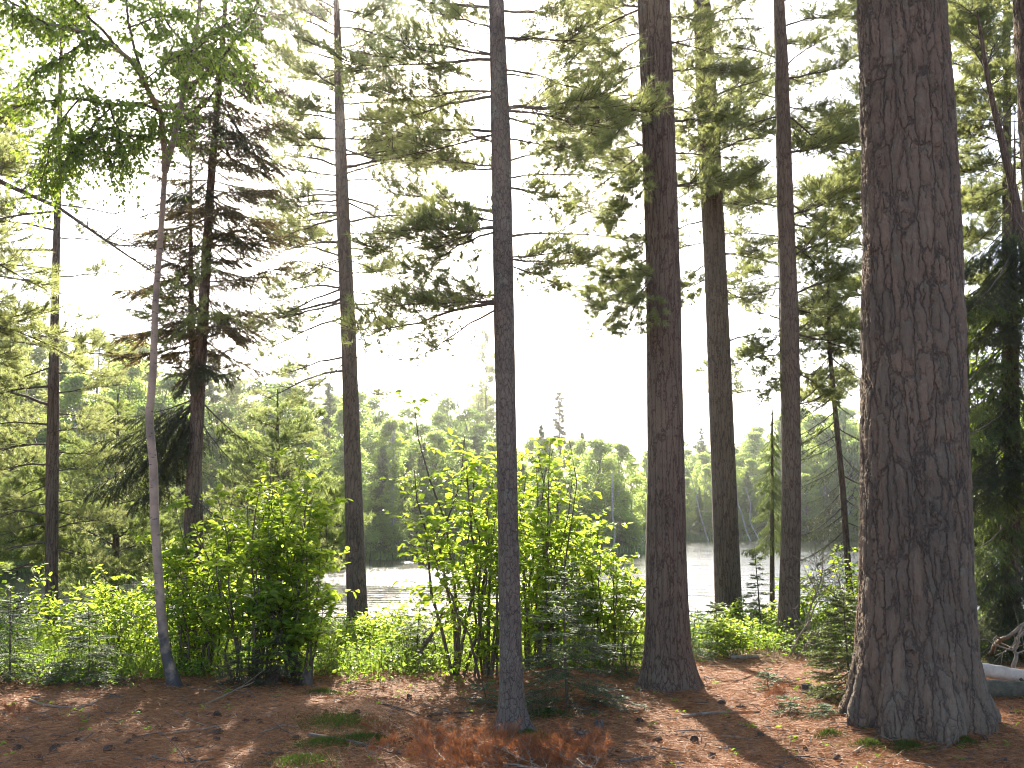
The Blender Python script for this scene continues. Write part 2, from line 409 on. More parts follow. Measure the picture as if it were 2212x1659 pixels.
# ------------------------------------------------------------------ branch prototypes
def pine_branch(seed, L=2.4, nl=.10, n_lat=15, bare=.22, tuft=9, reach=.45, droop=0., w=.0055, mats=None, keep=1.0, r0=None):
    g = R(seed); mb = MB(); k = 9
    t = np.linspace(0, 1, k)
    P = np.stack([L * t, 0 * t, L * (.10 * t - (.10 + droop) * t ** 2 + .05 * t ** 3)], 1) + wiggle(g, k, .035 * L)
    r0 = r0 or .010 * L + .006
    V, F = tubes(P[None], (r0 * (1 - .85 * t))[None], 6); mb.add(V, F, 0, True)
    T = unit(np.gradient(P, axis=0))
    ti = np.sort(g.uniform(bare, 1, n_lat)); TW, TWR, TP = [], [], []     # laterals
    for i, s in enumerate(ti):
        p = np.array([np.interp(s, t, P[:, c]) for c in range(3)]); d = T[int(s * (k - 1))]
        l = L * (reach * (1 - s) + .12) * g.uniform(.65, 1.15)
        a = math.radians(g.uniform(38, 66)) * (1 if i % 2 else -1)
        dd = rot_about(d, np.array([0, 0, 1.]), np.array(a)); dd = unit(dd + np.array([0, 0, g.normal(.10, .30) - droop * .5]))
        q = np.linspace(0, 1, 5)[:, None]
        C = p + dd * l * q + np.array([0, 0, l * .12]) * q ** 2 + unit(d) * l * .15 * q ** 2 + wiggle(g, 5, .05 * l)
        TW.append(C); TWR.append((r0 * .35 * (1 - s * .5)) * (1 - .8 * q[:, 0])); TP.append(l)
    V, F = tubes(np.array(TW), np.array(TWR), 4); mb.add(V, F, 0, True)
    B, D = [], []
    twigs = []
    for C, l in zip(TW, TP):
        nt_ = 4 + int(l / .075)
        for s in np.append(g.uniform(.22, .95, nt_), 1.0):
            j = min(int(s * 4), 3); p = C[j] + (C[j + 1] - C[j]) * (s * 4 - j); d = unit(C[j + 1] - C[j])
            if s < 1:
                d = unit(rot_about(d, np.array([0, 0, 1.]), np.array(math.radians(g.uniform(25, 60)) * g.choice([-1, 1]))) + np.array([0, 0, g.normal(.22, .42)]))
            lt = g.uniform(.10, .26) * (L / 2.4) ** .5
            if g.random() < keep: twigs.append((p, d, lt))
    for s in (.9, 1.0): twigs.append((P[-1] if s == 1 else P[-2], T[-1], .2))
    if twigs:
        p = np.array([q[0] for q in twigs]); d = np.array([q[1] for q in twigs]); lt = np.array([q[2] for q in twigs])[:, None]
        e = p + d * lt + np.array([0, 0, .15]) * lt
        V, F = tubes(np.stack([p, e], 1), np.full((len(p), 2), .0028) * np.array([1.3, .8]), 3); mb.add(V, F, 0)
        if tuft:
            pos = np.concatenate([p + (e - p) * f for f in (.45, .65, .84, 1.0)])
            ax = np.concatenate([unit(e - p)] * 4)
            n = tuft
            pos = np.repeat(pos, n, 0); ax = np.repeat(ax, n, 0)
            side = unit(np.cross(ax, unit(g.normal(size=ax.shape))))
            th = np.radians(g.uniform(18, 68, len(ax)))[:, None]
            dirn = ax * np.cos(th) + side * np.sin(th) + np.array([0, 0, .06])
            needles(mb, pos, dirn, nl * g.uniform(.7, 1.15, len(pos)), w, 1, g)
    return mb.mesh('branch', mats or [M['limb'], M['needle']])
def spruce_branch(seed, L=1.8, droop=.35, dens=1., mats=None, hang=.5, keep=1.):
    g = R(seed); mb = MB(); k = 9; t = np.linspace(0, 1, k)
    P = np.stack([L * t, 0 * t, -L * droop * t + L * .12 * t ** 3], 1) + wiggle(g, k, .02 * L)
    V, F = tubes(P[None], ((.008 * L + .004) * (1 - .85 * t))[None], 5); mb.add(V, F, 0, True)
    T = unit(np.gradient(P, axis=0))
    n = int(34 * dens); SP, SE = [], []
    for i, s in enumerate(np.linspace(.12, .98, n)):
        p = np.array([np.interp(s, t, P[:, c]) for c in range(3)]); d = T[int(s * (k - 1))]
        l = L * (.34 * (1 - s) + .10) * g.uniform(.6, 1.2)
        a = math.radians(g.uniform(40, 65)) * (1 if i % 2 else -1)
        dd = unit(rot_about(d, np.array([0, 0, 1.]), np.array(a)) + np.array([0, 0, -hang * g.uniform(.3, 1.3)]))
        SP.append(p); SE.append(p + dd * l)
        for s2 in g.uniform(.25, .9, int(3 + l / .06)):
            q = p + dd * l * s2
            d2 = unit(rot_about(dd, np.array([0, 0, 1.]), np.array(math.radians(g.uniform(30, 55)) * g.choice([-1, 1]))) + np.array([0, 0, -hang * .6 * g.random()]))
            if g.random() < keep: SP.append(q); SE.append(q + d2 * g.uniform(.08, .2) * (.5 + L / 3))
    SP.append(P[-2]); SE.append(P[-1] + T[-1] * .08)
    SP, SE = np.array(SP), np.array(SE)
    V, F = tubes(np.stack([SP, SE], 1), np.full((len(SP), 2), .0026), 3); mb.add(V, F, 0)
    ln = np.linalg.norm(SE - SP, axis=1)
    cnt = np.maximum((ln / .0050 * (keep ** .5)).astype(int), 4)
    idx = np.repeat(np.arange(len(SP)), cnt); f = g.uniform(.02, 1, len(idx))[:, None]
    ax = unit(SE - SP)[idx]; pos = SP[idx] + (SE - SP)[idx] * f
    side = unit(np.cross(ax, unit(g.normal(size=ax.shape))))
    needles(mb, pos, ax * .75 + side * .8, g.uniform(.018, .034, len(idx)), .0095, 1, g)
    return mb.mesh('branch', mats or [M['limb'], M['spruce']])
PROTO = {}
for i in range(4): PROTO['P%d' % i] = (pine_branch(100 + i, 2.4, .10, 26, .14, 12, .47, w=.0075), 2.4)
for i in range(4): PROTO['B%d' % i] = (pine_branch(250 + i, 1.2, .065, 22, .14, 10, .48, w=.0050, keep=.9, r0=.016), 1.2)
for i in range(3): PROTO['S%d' % i] = (pine_branch(120 + i, 2.4, .10, 17, .26, 12, .52, keep=.6, w=.0075), 2.4)
for i in range(3): PROTO['W%d' % i] = (pine_branch(140 + i, 1.5, .10, 20, .12, 14, .55, droop=.15, w=.0075), 1.5)
for i in range(3): PROTO['D%d' % i] = (pine_branch(160 + i, 2.0, .10, 7, .35, 0, .4, keep=.5, droop=.1), 2.0)
for i in range(3): PROTO['K%d' % i] = (spruce_branch(180 + i), 1.8)
for i in range(3): PROTO['A%d' % i] = (spruce_branch(230 + i, 1.2, droop=.12, dens=.9, hang=.4, keep=.85, mats=[M['limb'], M['spruce_b']]), 1.2)
for i in range(2): PROTO['L%d' % i] = (spruce_branch(190 + i, mats=[M['limb'], M['spruce_l']], hang=.8), 1.8)
for i in range(3): PROTO['Q%d' % i] = (spruce_branch(195 + i, 1.3, droop=.3, keep=.22, dens=.6, hang=.3), 1.3)
for i in range(2): PROTO['Y%d' % i] = (pine_branch(210 + i, 1.5, .10, 15, .12, 12, .5, w=.008, mats=[M['limb'], M['needle_y']]), 1.5)

def put_branch(tree, p0, p1, proto, roll=0., name='branch'):
    me, L = PROTO[proto]
    base = np.array(tree.location)
    d = np.asarray(p1, float) - p0; l = np.linalg.norm(d); x = d / l
    up = np.array([0, 0, 1.]) if abs(x[2]) < .97 else np.array([0, 1., 0])
    y = unit(np.cross(up, x)); z = np.cross(x, y)
    c, s = math.cos(roll), math.sin(roll)
    y, z = y * c + z * s, z * c - y * s
    m = Matrix.Identity(4)
    for i in range(3):
        m[i][0], m[i][1], m[i][2] = x[i], y[i], z[i]; m[i][3] = p0[i] - base[i]
    sc = l / L
    o = link(name, me, tree)
    o.matrix_local = m @ Matrix.Scale(sc, 4)
    return o

# ------------------------------------------------------------------ trunks
def trunk_mesh(base, pts, rad, mat, n=40, step=.08, lobes=0, flare=.0, flare_h=.4, seed=0, rough=.015, top_k=None):
    """trunk through pts (k,3) with radii, root flare with lobes; vertices local to base"""
    g = R(seed)
    pts = np.asarray(pts, float); rad = np.asarray(rad, float)
    s = np.concatenate([[0], np.cumsum(np.linalg.norm(np.diff(pts, axis=0), axis=1))])
    ns = max(int(s[-1] / step), 6)
    q = np.concatenate([np.linspace(0, min(s[-1], 6), max(int(min(s[-1], 6) / step), 4)), np.linspace(min(s[-1], 6), s[-1], max(int((s[-1] - 6) / .3), 2))[1:]]) if s[-1] > 6.5 else np.linspace(0, s[-1], ns)
    P = np.stack([np.interp(q, s, pts[:, c]) for c in range(3)], 1)
    for _ in range(3):
        P[1:-1] = (P[:-2] + P[1:-1] * 2 + P[2:]) / 4
    r = np.interp(q, s, rad)
    th = np.arange(n) * 2 * np.pi / n
    zz = P[:, 2] - base[2]
    prof = 1 + flare * np.exp(-np.maximum(zz, 0)[:, None] / flare_h) * (.55 + .45 * np.sin(lobes * th + g.uniform(0, 6) + .7 * np.sin(2 * th))[None] if lobes else 1)
    nz = sum(np.sin(kk * th[None] + g.uniform(0, 6) + zz[:, None] * g.uniform(-1.5, 1.5)) / (kk ** .7) for kk in (2, 3, 4, 5, 7, 9)) * rough
    RR = r[:, None] * (prof + nz)
    V = np.stack([P[:, 0, None] + RR * np.cos(th), P[:, 1, None] + RR * np.sin(th), np.repeat(P[:, 2, None], n, 1)], -1) - base
    k = len(P)
    i = np.arange(k - 1)[:, None] * n; j = np.arange(n)[None]
    a = i + j; b_ = i + (j + 1) % n
    F = np.stack([a, b_, b_ + n, a + n], -1).reshape(-1, 4)
    mb = MB().add(V.reshape(-1, 3), F, 0, True)
    mb.add(V[-1], [list(range(n))], 0)
    return mb.mesh('trunk', mat)
def trunk_px(depth, prof, height, taper=.75, sink=.25):
    """prof: [(u, v, width px)] from the foot up; carried on above the frame to height"""
    pts, rad = [], []
    for u, v, w in prof:
        p = at(u, v, depth); pts.append(p); rad.append(wid(w, p) / 2)
    g0 = pts[0].copy(); z0 = gz(g0[0], g0[1])
    d0 = (pts[1] - pts[0]) / (pts[1] - pts[0])[2]
    foot = pts[0] + d0 * (z0 - sink - pts[0][2])
    if foot[2] < pts[0][2] - .02: pts.insert(0, foot); rad.insert(0, rad[0])
    d = (pts[-1] - pts[-3]); d = d / d[2]
    rem = height - pts[-1][2]; r_end = rad[-1]
    for f in (.3, .6, .85, 1.0):
        pts.append(pts[-1] + d * rem * (f - (0 if f == .3 else {.6: .3, .85: .6, 1.0: .85}[f])))
        rad.append(r_end * (1 - f * taper * .95))
    base = np.array([foot[0], foot[1], z0])
    return base, np.array(pts), np.array(rad)
def on_trunk(pts, z):
    return np.array([np.interp(z, pts[:, 2], pts[:, c]) for c in range(2)] + [z])
def pine(name, label, group, depth, prof, mat, height, boughs=(), n=40, step=.06, upper=0, seed=0, up_proto='P', cat='tree', **kw):
    base, pts, rad = trunk_px(depth, prof, height)
    t = thing(name, label, cat, base, group)
    link('trunk', trunk_mesh(base, pts, rad, M[mat], n, step, seed=seed, **kw), t)
    g = R(seed + 77)
    for bo in boughs:
        u0, v0, u1, v1, pr = bo[:5]; dy = bo[5] if len(bo) > 5 else g.uniform(-.4, .4)
        a = at(u0, v0, depth); a = on_trunk(pts, a[2]); b_ = at(u1, v1, depth + dy)
        put_branch(t, a, b_, pr, bo[6] if len(bo) > 6 else g.uniform(-.25, .25))
    top_v = prof[-1][1]
    z1 = pts[len(prof)][2] if upper else 0
    for i in range(upper):                       # the live crown above the picture
        z = z1 + .6 + (height - z1 - .8) * (i + g.uniform(0, .8)) / upper
        a = on_trunk(pts, z); az = g.uniform(0, 6.28); l = (height - z) * .22 + .7
        put_branch(t, a, a + l * np.array([math.cos(az), math.sin(az), g.uniform(0, .3)]), '%s%d' % (up_proto, i % 3))
    return t, pts
GP = 'pines standing between the camera and the lake'

# big old pine
big_prof = [(1985, 1592, 262), (1984, 1520, 262), (1981, 1430, 250), (1979, 1300, 236), (1977, 1100, 226), (1974, 900, 217),
            (1968, 500, 202), (1956, 200, 190), (1945, 0, 180)]
pine('pine_tree', 'huge old pine with plated bark, thickest trunk, standing closest to the camera', GP, 7.75, big_prof, 'bark_big', 19, n=420, step=.011,
     seed=1, lobes=9, flare=.27, flare_h=.26, upper=14)
# slender young pine
B_b = [(1064, 655, 775, 738, 'B0', .3), (1064, 650, 850, 672, 'B1', -.25), (1064, 660, 900, 765, 'S2', .2), (1064, 640, 930, 640, 'W0', .3),
       (1062, 488, 815, 552, 'B2', .1), (1062, 492, 850, 500, 'B3', -.3), (1062, 480, 930, 455, 'W1', .3), (1062, 495, 890, 575, 'W2', .2),
       (1062, 360, 885, 350, 'S0', .2), (1060, 285, 790, 330, 'S1', .3), (1060, 290, 860, 350, 'B1', -.2),
       (1060, 205, 800, 262, 'S2', .3), (1060, 200, 840, 225, 'B0', .2), (1058, 130, 770, 160, 'B2', .4), (1058, 120, 850, 90, 'B3', .1),
       (1056, 60, 900, 30, 'S0', .3),
       (1110, 560, 1302, 588, 'B1', .2), (1110, 556, 1270, 545, 'B3', -.2), (1110, 570, 1230, 612, 'W1', .1), (1108, 385, 1292, 405, 'S1', .2),
       (1108, 400, 1230, 445, 'W2', .2), (1106, 300, 1240, 330, 'W0', .3), (1104, 235, 1385, 250, 'B2', .5), (1104, 240, 1330, 295, 'B0', .3), (1102, 150, 1290, 195, 'S2', .4),
       (1100, 80, 1300, 110, 'B1', .4), (1095, 20, 1260, 45, 'S0', .3)]
pine('pine_tree', 'slender young pine with one straight smooth trunk, second from the big pine toward the middle', GP, 7.9,
     [(1108, 1578, 60), (1105, 1520, 54), (1103, 1400, 48), (1097, 1100, 43), (1089, 700, 45), (1082, 300, 43), (1072, 0, 32)],
     'bark_young', 12, B_b, n=48, step=.03, seed=2, lobes=5, flare=.75, flare_h=.11, rough=.03, upper=10)
# thick ridged pine
C_b = [(1392, 5, 1215, 125, 'P0', .4), (1393, 60, 1250, 185, 'S0', -.3), (1395, 185, 1225, 300, 'P1', .6), (1395, 200, 1270, 345, 'P2', -.4),
       (1396, 300, 1262, 415, 'P3', .5), (1396, 310, 1310, 465, 'W0', -.2), (1396, 240, 1180, 240, 'P2', .9), (1398, 560, 1285, 690, 'W1', .5),
       (1398, 570, 1335, 705, 'W2', -.3), (1398, 545, 1275, 622, 'W0', .6), (1398, 500, 1310, 570, 'W1', .2), (1450, 80, 1560, 150, 'S1', .6)]
pine('pine_tree', 'sturdy ridged pine with a flared dark foot, beside a small fir', GP, 9.75,
     [(1446, 1492, 128), (1445, 1450, 116), (1442, 1400, 100), (1440, 1300, 90), (1438, 1200, 86), (1438, 1000, 79), (1433, 600, 74), (1423, 300, 71), (1412, 0, 69)],
     'bark_mid', 17, C_b, n=90, step=.03, seed=3, lobes=6, flare=.30, flare_h=.12, upper=10, rough=.02)
D_b = [(1500, 70, 1440, 118, 'D0', 0), (1503, 100, 1448, 145, 'D1', .2), (1507, 238, 1440, 258, 'D2', .1), (1508, 282, 1462, 303, 'D0', .1),
       (1510, 312, 1455, 350, 'D1', -.1), (1515, 380, 1470, 405, 'D2', .1), (1517, 455, 1438, 492, 'D0', .1), (1520, 468, 1488, 512, 'D1', .2),
       (1517, 330, 1430, 365, 'S0', .8), (1508, 200, 1420, 215, 'S1', .8), (1502, 120, 1425, 160, 'S2', .9), (1520, 590, 1455, 640, 'W0', .8), (1520, 560, 1440, 660, 'S1', .8),
       (1540, 55, 1650, 38, 'D2', .3), (1550, 215, 1690, 190, 'S1', .8), (1552, 250, 1680, 290, 'P0', .9), (1555, 335, 1690, 270, 'S2', .7),
       (1560, 430, 1670, 460, 'S0', .7), (1568, 545, 1665, 590, 'S1', .8), (1580, 740, 1692, 704, 'D0', .2), (1535, 745, 1515, 758, 'D1', .1), (1560, 620, 1650, 660, 'P2', .9)]
pine('pine_tree', 'tall dark pine with short dead stubs, just behind the sturdy flared one', GP, 16.0,
     [(1574, 1345, 64), (1573, 1300, 58), (1562, 1000, 53), (1546, 600, 48), (1531, 300, 47), (1516, 0, 38)],
     'bark_mid', 18, D_b, n=56, step=.05, seed=4, lobes=5, flare=.15, flare_h=.2, upper=10, rough=.02)
g = R(41)
E_b = [(1705, 170, 1865, 148, 'S0', .3), (1708, 230, 1800, 262, 'P1', .3), (1712, 475, 1870, 400, 'P2', .6), (1708, 150, 1800, 90, 'S1', .3), (1712, 560, 1880, 500, 'P0', .4),
       (1700, 60, 1830, 20, 'S2', .5), (1712, 330, 1860, 290, 'P3', .5), (1712, 360, 1800, 330, 'S1', -.3), (1716, 640, 1850, 600, 'P1', .5), (1718, 720, 1850, 745, 'W1', .6),
       (1714, 420, 1790, 520, 'S0', .2), (1716, 520, 1800, 600, 'W2', .4), (1720, 800, 1800, 850, 'W0', .5), (1712, 250, 1850, 340, 'P2', .8), (1718, 660, 1810, 690, 'P3', .7),
       (1680, 130, 1590, 170, 'S0', .3), (1682, 250, 1570, 300, 'S1', .4), (1684, 330, 1590, 400, 'P2', .3), (1686, 420, 1580, 450, 'S2', .3), (1688, 520, 1600, 560, 'P0', .4),
       (1690, 620, 1590, 660, 'S1', .3), (1690, 700, 1610, 760, 'W0', .4), (1692, 800, 1640, 860, 'W1', .3), (1676, 50, 1600, 80, 'S0', .4), (1690, 740, 1640, 800, 'W2', .5)]
pine('pine_tree', 'reddish pine of medium girth with tangled twiggy limbs, beside the dead brush pile', GP, 13.9,
     [(1702, 1382, 48), (1704, 1340, 46), (1709, 1150, 42), (1710, 1000, 40), (1706, 700, 40), (1696, 400, 33), (1688, 100, 27), (1682, 0, 24)],
     'bark_red', 15, E_b, n=44, step=.05, seed=5, lobes=5, flare=.12, flare_h=.15, upper=10, rough=.02)
F_b = [(738, 650, 535, 722, 'S0', .6), (740, 682, 555, 795, 'S1', .2), (742, 770, 590, 805, 'S2', .8), (742, 775, 640, 880, 'S0', .1), (732, 430, 555, 440, 'D0', .4),
       (734, 445, 590, 470, 'S1', .4), (735, 460, 590, 500, 'S1', .9), (730, 330, 585, 300, 'S2', .5), (729, 300, 600, 320, 'P1', .8), (728, 262, 590, 250, 'P0', .6), (727, 190, 610, 125, 'S0', .6),
       (724, 120, 600, 60, 'P2', .5), (722, 60, 610, 20, 'P1', .6), (722, 40, 650, -40, 'P3', .2), (728, 230, 650, 215, 'W0', -.4), (737, 560, 640, 600, 'S2', .6), (738, 590, 600, 560, 'D1', .6),
       (745, 182, 868, 172, 'P1', .5), (745, 200, 830, 205, 'W2', -.6), (748, 262, 905, 252, 'P2', .7), (752, 335, 950, 300, 'P3', .6), (752, 360, 1000, 362, 'S1', .5), (754, 380, 905, 340, 'D2', .4),
       (756, 432, 905, 520, 'D1', .3), (758, 470, 830, 570, 'S2', .3), (765, 625, 860, 655, 'S0', .4), (770, 772, 866, 792, 'S1', .5), (768, 700, 860, 690, 'W1', .6),
       (735, 60, 900, 95, 'P0', .7), (733, 20, 885, 60, 'P1', .5), (735, 110, 860, 120, 'P2', .8), (736, 140, 840, 130, 'P3', .3), (772, 820, 850, 880, 'S0', .5),
       (735, 420, 560, 470, 'S1', .8), (738, 640, 540, 700, 'D0', .9),  (752, 300, 880, 320, 'P1', .9), (728, 160, 640, 170, 'P3', .5), (722, 20, 600, -20, 'P0', .4), (738, 520, 575, 575, 'S1', .7), (738, 555, 600, 615, 'S2', .2), (735, 470, 600, 525, 'S0', .9), (739, 620, 570, 690, 'S2', .5), (752, 390, 870, 410, 'S1', .6), (758, 500, 860, 520, 'S0', .8), (762, 560, 850, 600, 'S2', .7), (732, 380, 580, 370, 'S0', .4), (742, 800, 560, 860, 'D2', .9)]
pine('pine_tree', 'open-limbed pine with reddish lower trunk rising out of the leafy shrubs', GP, 15.0,
     [(774, 1350, 48), (771, 1300, 44), (762, 1000, 36), (752, 700, 32), (738, 400, 28), (730, 100, 17), (727, 0, 14)],
     'bark_red', 11, F_b, n=44, step=.05, seed=6, lobes=5, flare=.12, flare_h=.15, upper=8, rough=.02)
G_b = []
for i, v in enumerate(range(330, 1180, 42)):
    G_b.append((112, v, 112 - g.uniform(120, 260), v + g.uniform(-20, 70), ('S%d' if i % 3 else 'P%d') % (i % 3), g.uniform(-.9, .9)))
    if i % 2 == 0 or v > 650: G_b.append((114, v + 15, 114 + g.uniform(60, 170), v + g.uniform(0, 60), 'S%d' % (i % 3), g.uniform(-.6, .9)))
G_b += [(100, 1110, -70, 1090, 'D0', .2), (124, 1085, 245, 1078, 'D1', .3), (104, 960, -60, 985, 'D2', -.2), (126, 1050, 165, 1040, 'D0', 0)]
pine('pine_tree', 'thin dark pine at the water edge with many level twiggy boughs, left of the birch', GP, 15.3,
     [(112, 1395, 28), (111, 1300, 27), (113, 1000, 26), (120, 600, 17), (125, 430, 14), (130, 200, 10)],
     'bark_mid', 10, G_b, n=36, step=.06, seed=7, lobes=4, flare=.12, flare_h=.15, upper=6, rough=.02)
# pines whose trunks stand at or beyond the edges of the picture
N_b = [(-330, 150, 40, 230, 'P0', .2), (-330, 240, 330, 545, 'D0', .5), (-330, 330, 60, 420, 'P1', .4), (-330, 400, 90, 640, 'S0', .6), (-330, 520, 120, 760, 'P2', .9),
       (-330, 60, -20, 100, 'S1', .1), (-330, 620, 0, 760, 'P3', .2), (-330, 300, 120, 350, 'S2', .8), (-330, 200, 10, 300, 'P1', -.2)]
pine('pine_tree', 'pine whose bare limbs slant into view past the thin dark waterside trunk', GP, 11.0,
     [(-330, 1450, 60), (-328, 1300, 56), (-320, 900, 52), (-310, 500, 46), (-300, 0, 38)], 'bark_mid', 14, N_b, n=36, step=.08, seed=8, upper=6)
J_prof = [(2330, 1560, 110), (2320, 1400, 102), (2290, 900, 96), (2262, 450, 92), (2236, 0, 88)]
pine('pine_tree', 'thick rough pine trunk only partly showing beyond the huge old one', GP, 9.0, J_prof, 'bark_big', 17, n=120, step=.05, seed=9, upper=8)
K_b = [(2140, 210, 2090, 150, 'S0', .4), (2150, 260, 2060, 270, 'P0', .5), (2160, 300, 2080, 350, 'P1', .5), (2170, 350, 2240, 300, 'P2', .4), (2180, 400, 2090, 460, 'S1', .6),
       (2140, 190, 2200, 120, 'P3', .4), (2130, 150, 2180, 60, 'P0', .5), (2128, 150, 2060, 60, 'P1', .6), (2195, 430, 2110, 530, 'P2', .5), (2200, 480, 2260, 430, 'S2', .4), (2165, 330, 2110, 390, 'P3', .8),
       (2120, 100, 2070, 20, 'P2', .7), (2160, 280, 2220, 200, 'P1', .7), (2208, 550, 2140, 640, 'P0', .6)]
pine('pine_tree', 'thin dark pine leaning over, behind the huge old pine on the shady side', GP, 14.0,
     [(2262, 1400, 26), (2250, 1000, 24), (2215, 560, 22), (2196, 433, 19), (2160, 290, 15), (2129, 160, 10), (2118, 60, 8)], 'bark_mid', 9, K_b, n=24, step=.08, seed=10, upper=4)
# backing pines that fill the crowns to the right
def filler(name, label, depth, u, vb, vt, w, n_b, seed, protos, mat='bark_mid', height=13, lo=0, hi=900, ext=120, lean=0, dy=(-1, 1)):
    g = R(seed)
    bo = []
    for i in range(n_b):
        v = lo + (hi - lo) * (i + g.uniform(0, 1)) / n_b
        uu = u + lean * (vb - v) / 1000
        s = 1 if i % 2 else -1
        bo.append((uu, v, uu + s * g.uniform(.5, 1) * ext, v + g.uniform(-50, 60), protos[i % len(protos)], g.uniform(dy[0], dy[1])))
    return pine(name, label, GP, depth, [(u, vb, w), (u + lean * .3, vb - 300, w * .9), (u + lean * (vb - 500) / 1000, 500, w * .7), (u + lean * vb / 1000, 0, w * .5)], mat, height, bo, n=20, step=.1, seed=seed, upper=4)
filler('pine_tree', 'pine half hidden behind the huge old trunk, its boughs filling the gap beside it', 16.5, 1965, 1380, 0, 30, 34, 300, ['P0', 'P1', 'S2', 'P3', 'P2'], lo=-20, hi=820, ext=270)
filler('pine_tree', 'pine hidden behind the tall dark stubby one, showing only pale tufted boughs', 18.0, 1572, 1360, 0, 22, 20, 301, ['S0', 'P1', 'S2'], lo=-20, hi=640, ext=150, lean=-44, dy=(.2, 1.6))
filler('pine_tree', 'pine straight behind the reddish tangled one, only its soft boughs showing to both sides', 17.5, 1706, 1360, 0, 22, 24, 304, ['P0', 'P1', 'S2', 'P3'], lo=-40, hi=900, ext=170, lean=-22, dy=(0, 1.5))
filler('pine_tree', 'pine lined up behind the open-limbed pine, its finer boughs mixing with it', 18.5, 770, 1350, 0, 20, 26, 305, ['S0', 'S1', 'S2', 'P3', 'S1'], lo=-40, hi=660, ext=210, lean=-31, dy=(.2, 1.6))
filler('pine_tree', 'pine lined up behind the slender smooth trunk, its boughs poking out both sides', 15.5, 1104, 1380, 0, 18, 14, 306, ['S0', 'S1', 'P2', 'S2'], lo=-60, hi=520, ext=270, lean=-22, dy=(.2, 1.6))
filler('pine_tree', 'pine masked by the sturdy ridged trunk with hanging tufted boughs over the gap', 14.5, 1444, 1400, 0, 26, 16, 302, ['P0', 'S1', 'P2', 'W0'], lo=-60, hi=420, ext=190, lean=-23, dy=(.1, 1.4))
filler('pine_tree', 'pine on the shady side with dense soft boughs above the dark spruce', 16.0, 2175, 1380, 0, 28, 34, 303, ['P0', 'P1', 'P2', 'P3'], lo=-60, hi=560, ext=150)

# ------------------------------------------------------------------ spruces
I_b = []
g = R(55)
for i, v in enumerate(np.arange(-10, 800, 20)):
    u = 485 - 70 * v / 850
    for s in (-1, 1):
        l = (85 + 65 * min(v / 500, 1)) * g.uniform(.5, 1.15)
        I_b.append((u, v, u + s * l * g.choice([.6, 1, 1.15]), v + g.uniform(-45, 85), 'A%d' % (i % 3), g.uniform(-.7, .7)))
for i, v in enumerate(np.arange(0, 830, 26)):
    u = 485 - 70 * v / 850
    s = -1 if i % 2 else 1
    I_b.append((u, v, u + s * g.uniform(30, 150), v + g.uniform(-40, 110), ('A%d', 'K%d', 'S%d', 'A%d')[g.integers(4)] % (i % 3), g.uniform(-1.2, 1.2)))
I_b += [(425, 868, 190, 1020, 'K2', .1), (425, 862, 200, 945, 'K1', -.3), (425, 872, 270, 1050, 'K0', .3), (425, 866, 290, 930, 'K2', .4), (425, 865, 165, 990, 'K0', .2), (425, 870, 215, 905, 'K1', .1), (425, 880, 240, 1060, 'K2', -.2), (425, 860, 250, 860, 'K0', -.3), (424, 890, 300, 1010, 'K1', .2),
        (440, 860, 600, 960, 'Q0', .1), (440, 900, 560, 1010, 'Q1', .2)]
I_b += [(420, v, 420 + s * g.uniform(60, 110), v + g.uniform(10, 40), 'Q%d' % (j % 3), g.uniform(-.4, .4)) for j, (v, s) in enumerate([(930, 1), (960, -1), (1010, 1), (1040, -1), (1070, 1), (700, 1), (760, -1)])]
pine('spruce_tree', 'dark reddish spruce with drooping needled boughs, standing right beside the birch', None, 11.6,
     [(408, 1440, 34), (412, 1200, 33), (416, 1080, 32), (426, 900, 29), (438, 700, 23), (455, 400, 17), (472, 200, 13), (488, 0, 9)],
     'bark_red', 8.2, I_b, n=36, step=.06, seed=11, rough=.02)
I2_b = [(412, v, 412 + s * g.uniform(40, 90), v + g.uniform(-20, 60), 'A%d' % (j % 3), g.uniform(-.4, .6)) for j, (v, s) in enumerate([(420, -1), (450, 1), (490, -1), (530, 1), (560, -1), (610, 1), (640, -1), (690, -1), (720, 1)])]
pine('spruce_tree', 'thinner spruce pressed close against the dark reddish one', None, 12.1,
     [(428, 1430, 24), (428, 1200, 24), (426, 1000, 20), (417, 800, 15), (413, 650, 12), (412, 500, 8), (412, 380, 5)], 'bark_mid', 6.4, I2_b, n=24, step=.08, seed=12)
L_b = []
for i, v in enumerate(np.arange(770, 1250, 17)):
    u = 1790 + 45 * (v - 750) / 520; s = -1 if i % 3 else 1
    L_b.append((u, v, u + s * g.uniform(60, 125), v + g.uniform(10, 55), 'Q%d' % (i % 3), g.uniform(-.8, .8)))
for i, v in enumerate(np.arange(560, 780, 26)):
    L_b.append((1788, v, 1788 + (1 if i % 2 else -1) * g.uniform(40, 90), v + g.uniform(0, 40), 'K%d' % (i % 3), g.uniform(-.6, .6)))
pine('spruce_tree', 'scrawny half dead spruce with drooping bare branches and a bent thin trunk', None, 14.5,
     [(1836, 1330, 15), (1835, 1270, 14), (1820, 1050, 13), (1805, 900, 11), (1792, 750, 9), (1788, 560, 5)], 'bark_mid', 6.3, L_b, n=20, step=.08, seed=13)
M_b = []
for i, v in enumerate(np.arange(470, 1380, 20)):
    u = 2185
    for s in (-1, 1):
        M_b.append((u, v, u + s * g.uniform(70, 150), v + g.uniform(20, 90), ('K%d' if i % 2 else 'L%d') % (i % 2), g.uniform(-1.1, .8)))
pine('spruce_tree', 'dense dark spruce filling the shade behind the fallen birch log', None, 12.6,
     [(2185, 1420, 40), (2185, 1200, 36), (2186, 900, 30), (2188, 700, 22), (2190, 560, 14), (2191, 400, 6)], 'bark_mid', 6.9, M_b, n=24, step=.1, seed=14)
M2_b = []
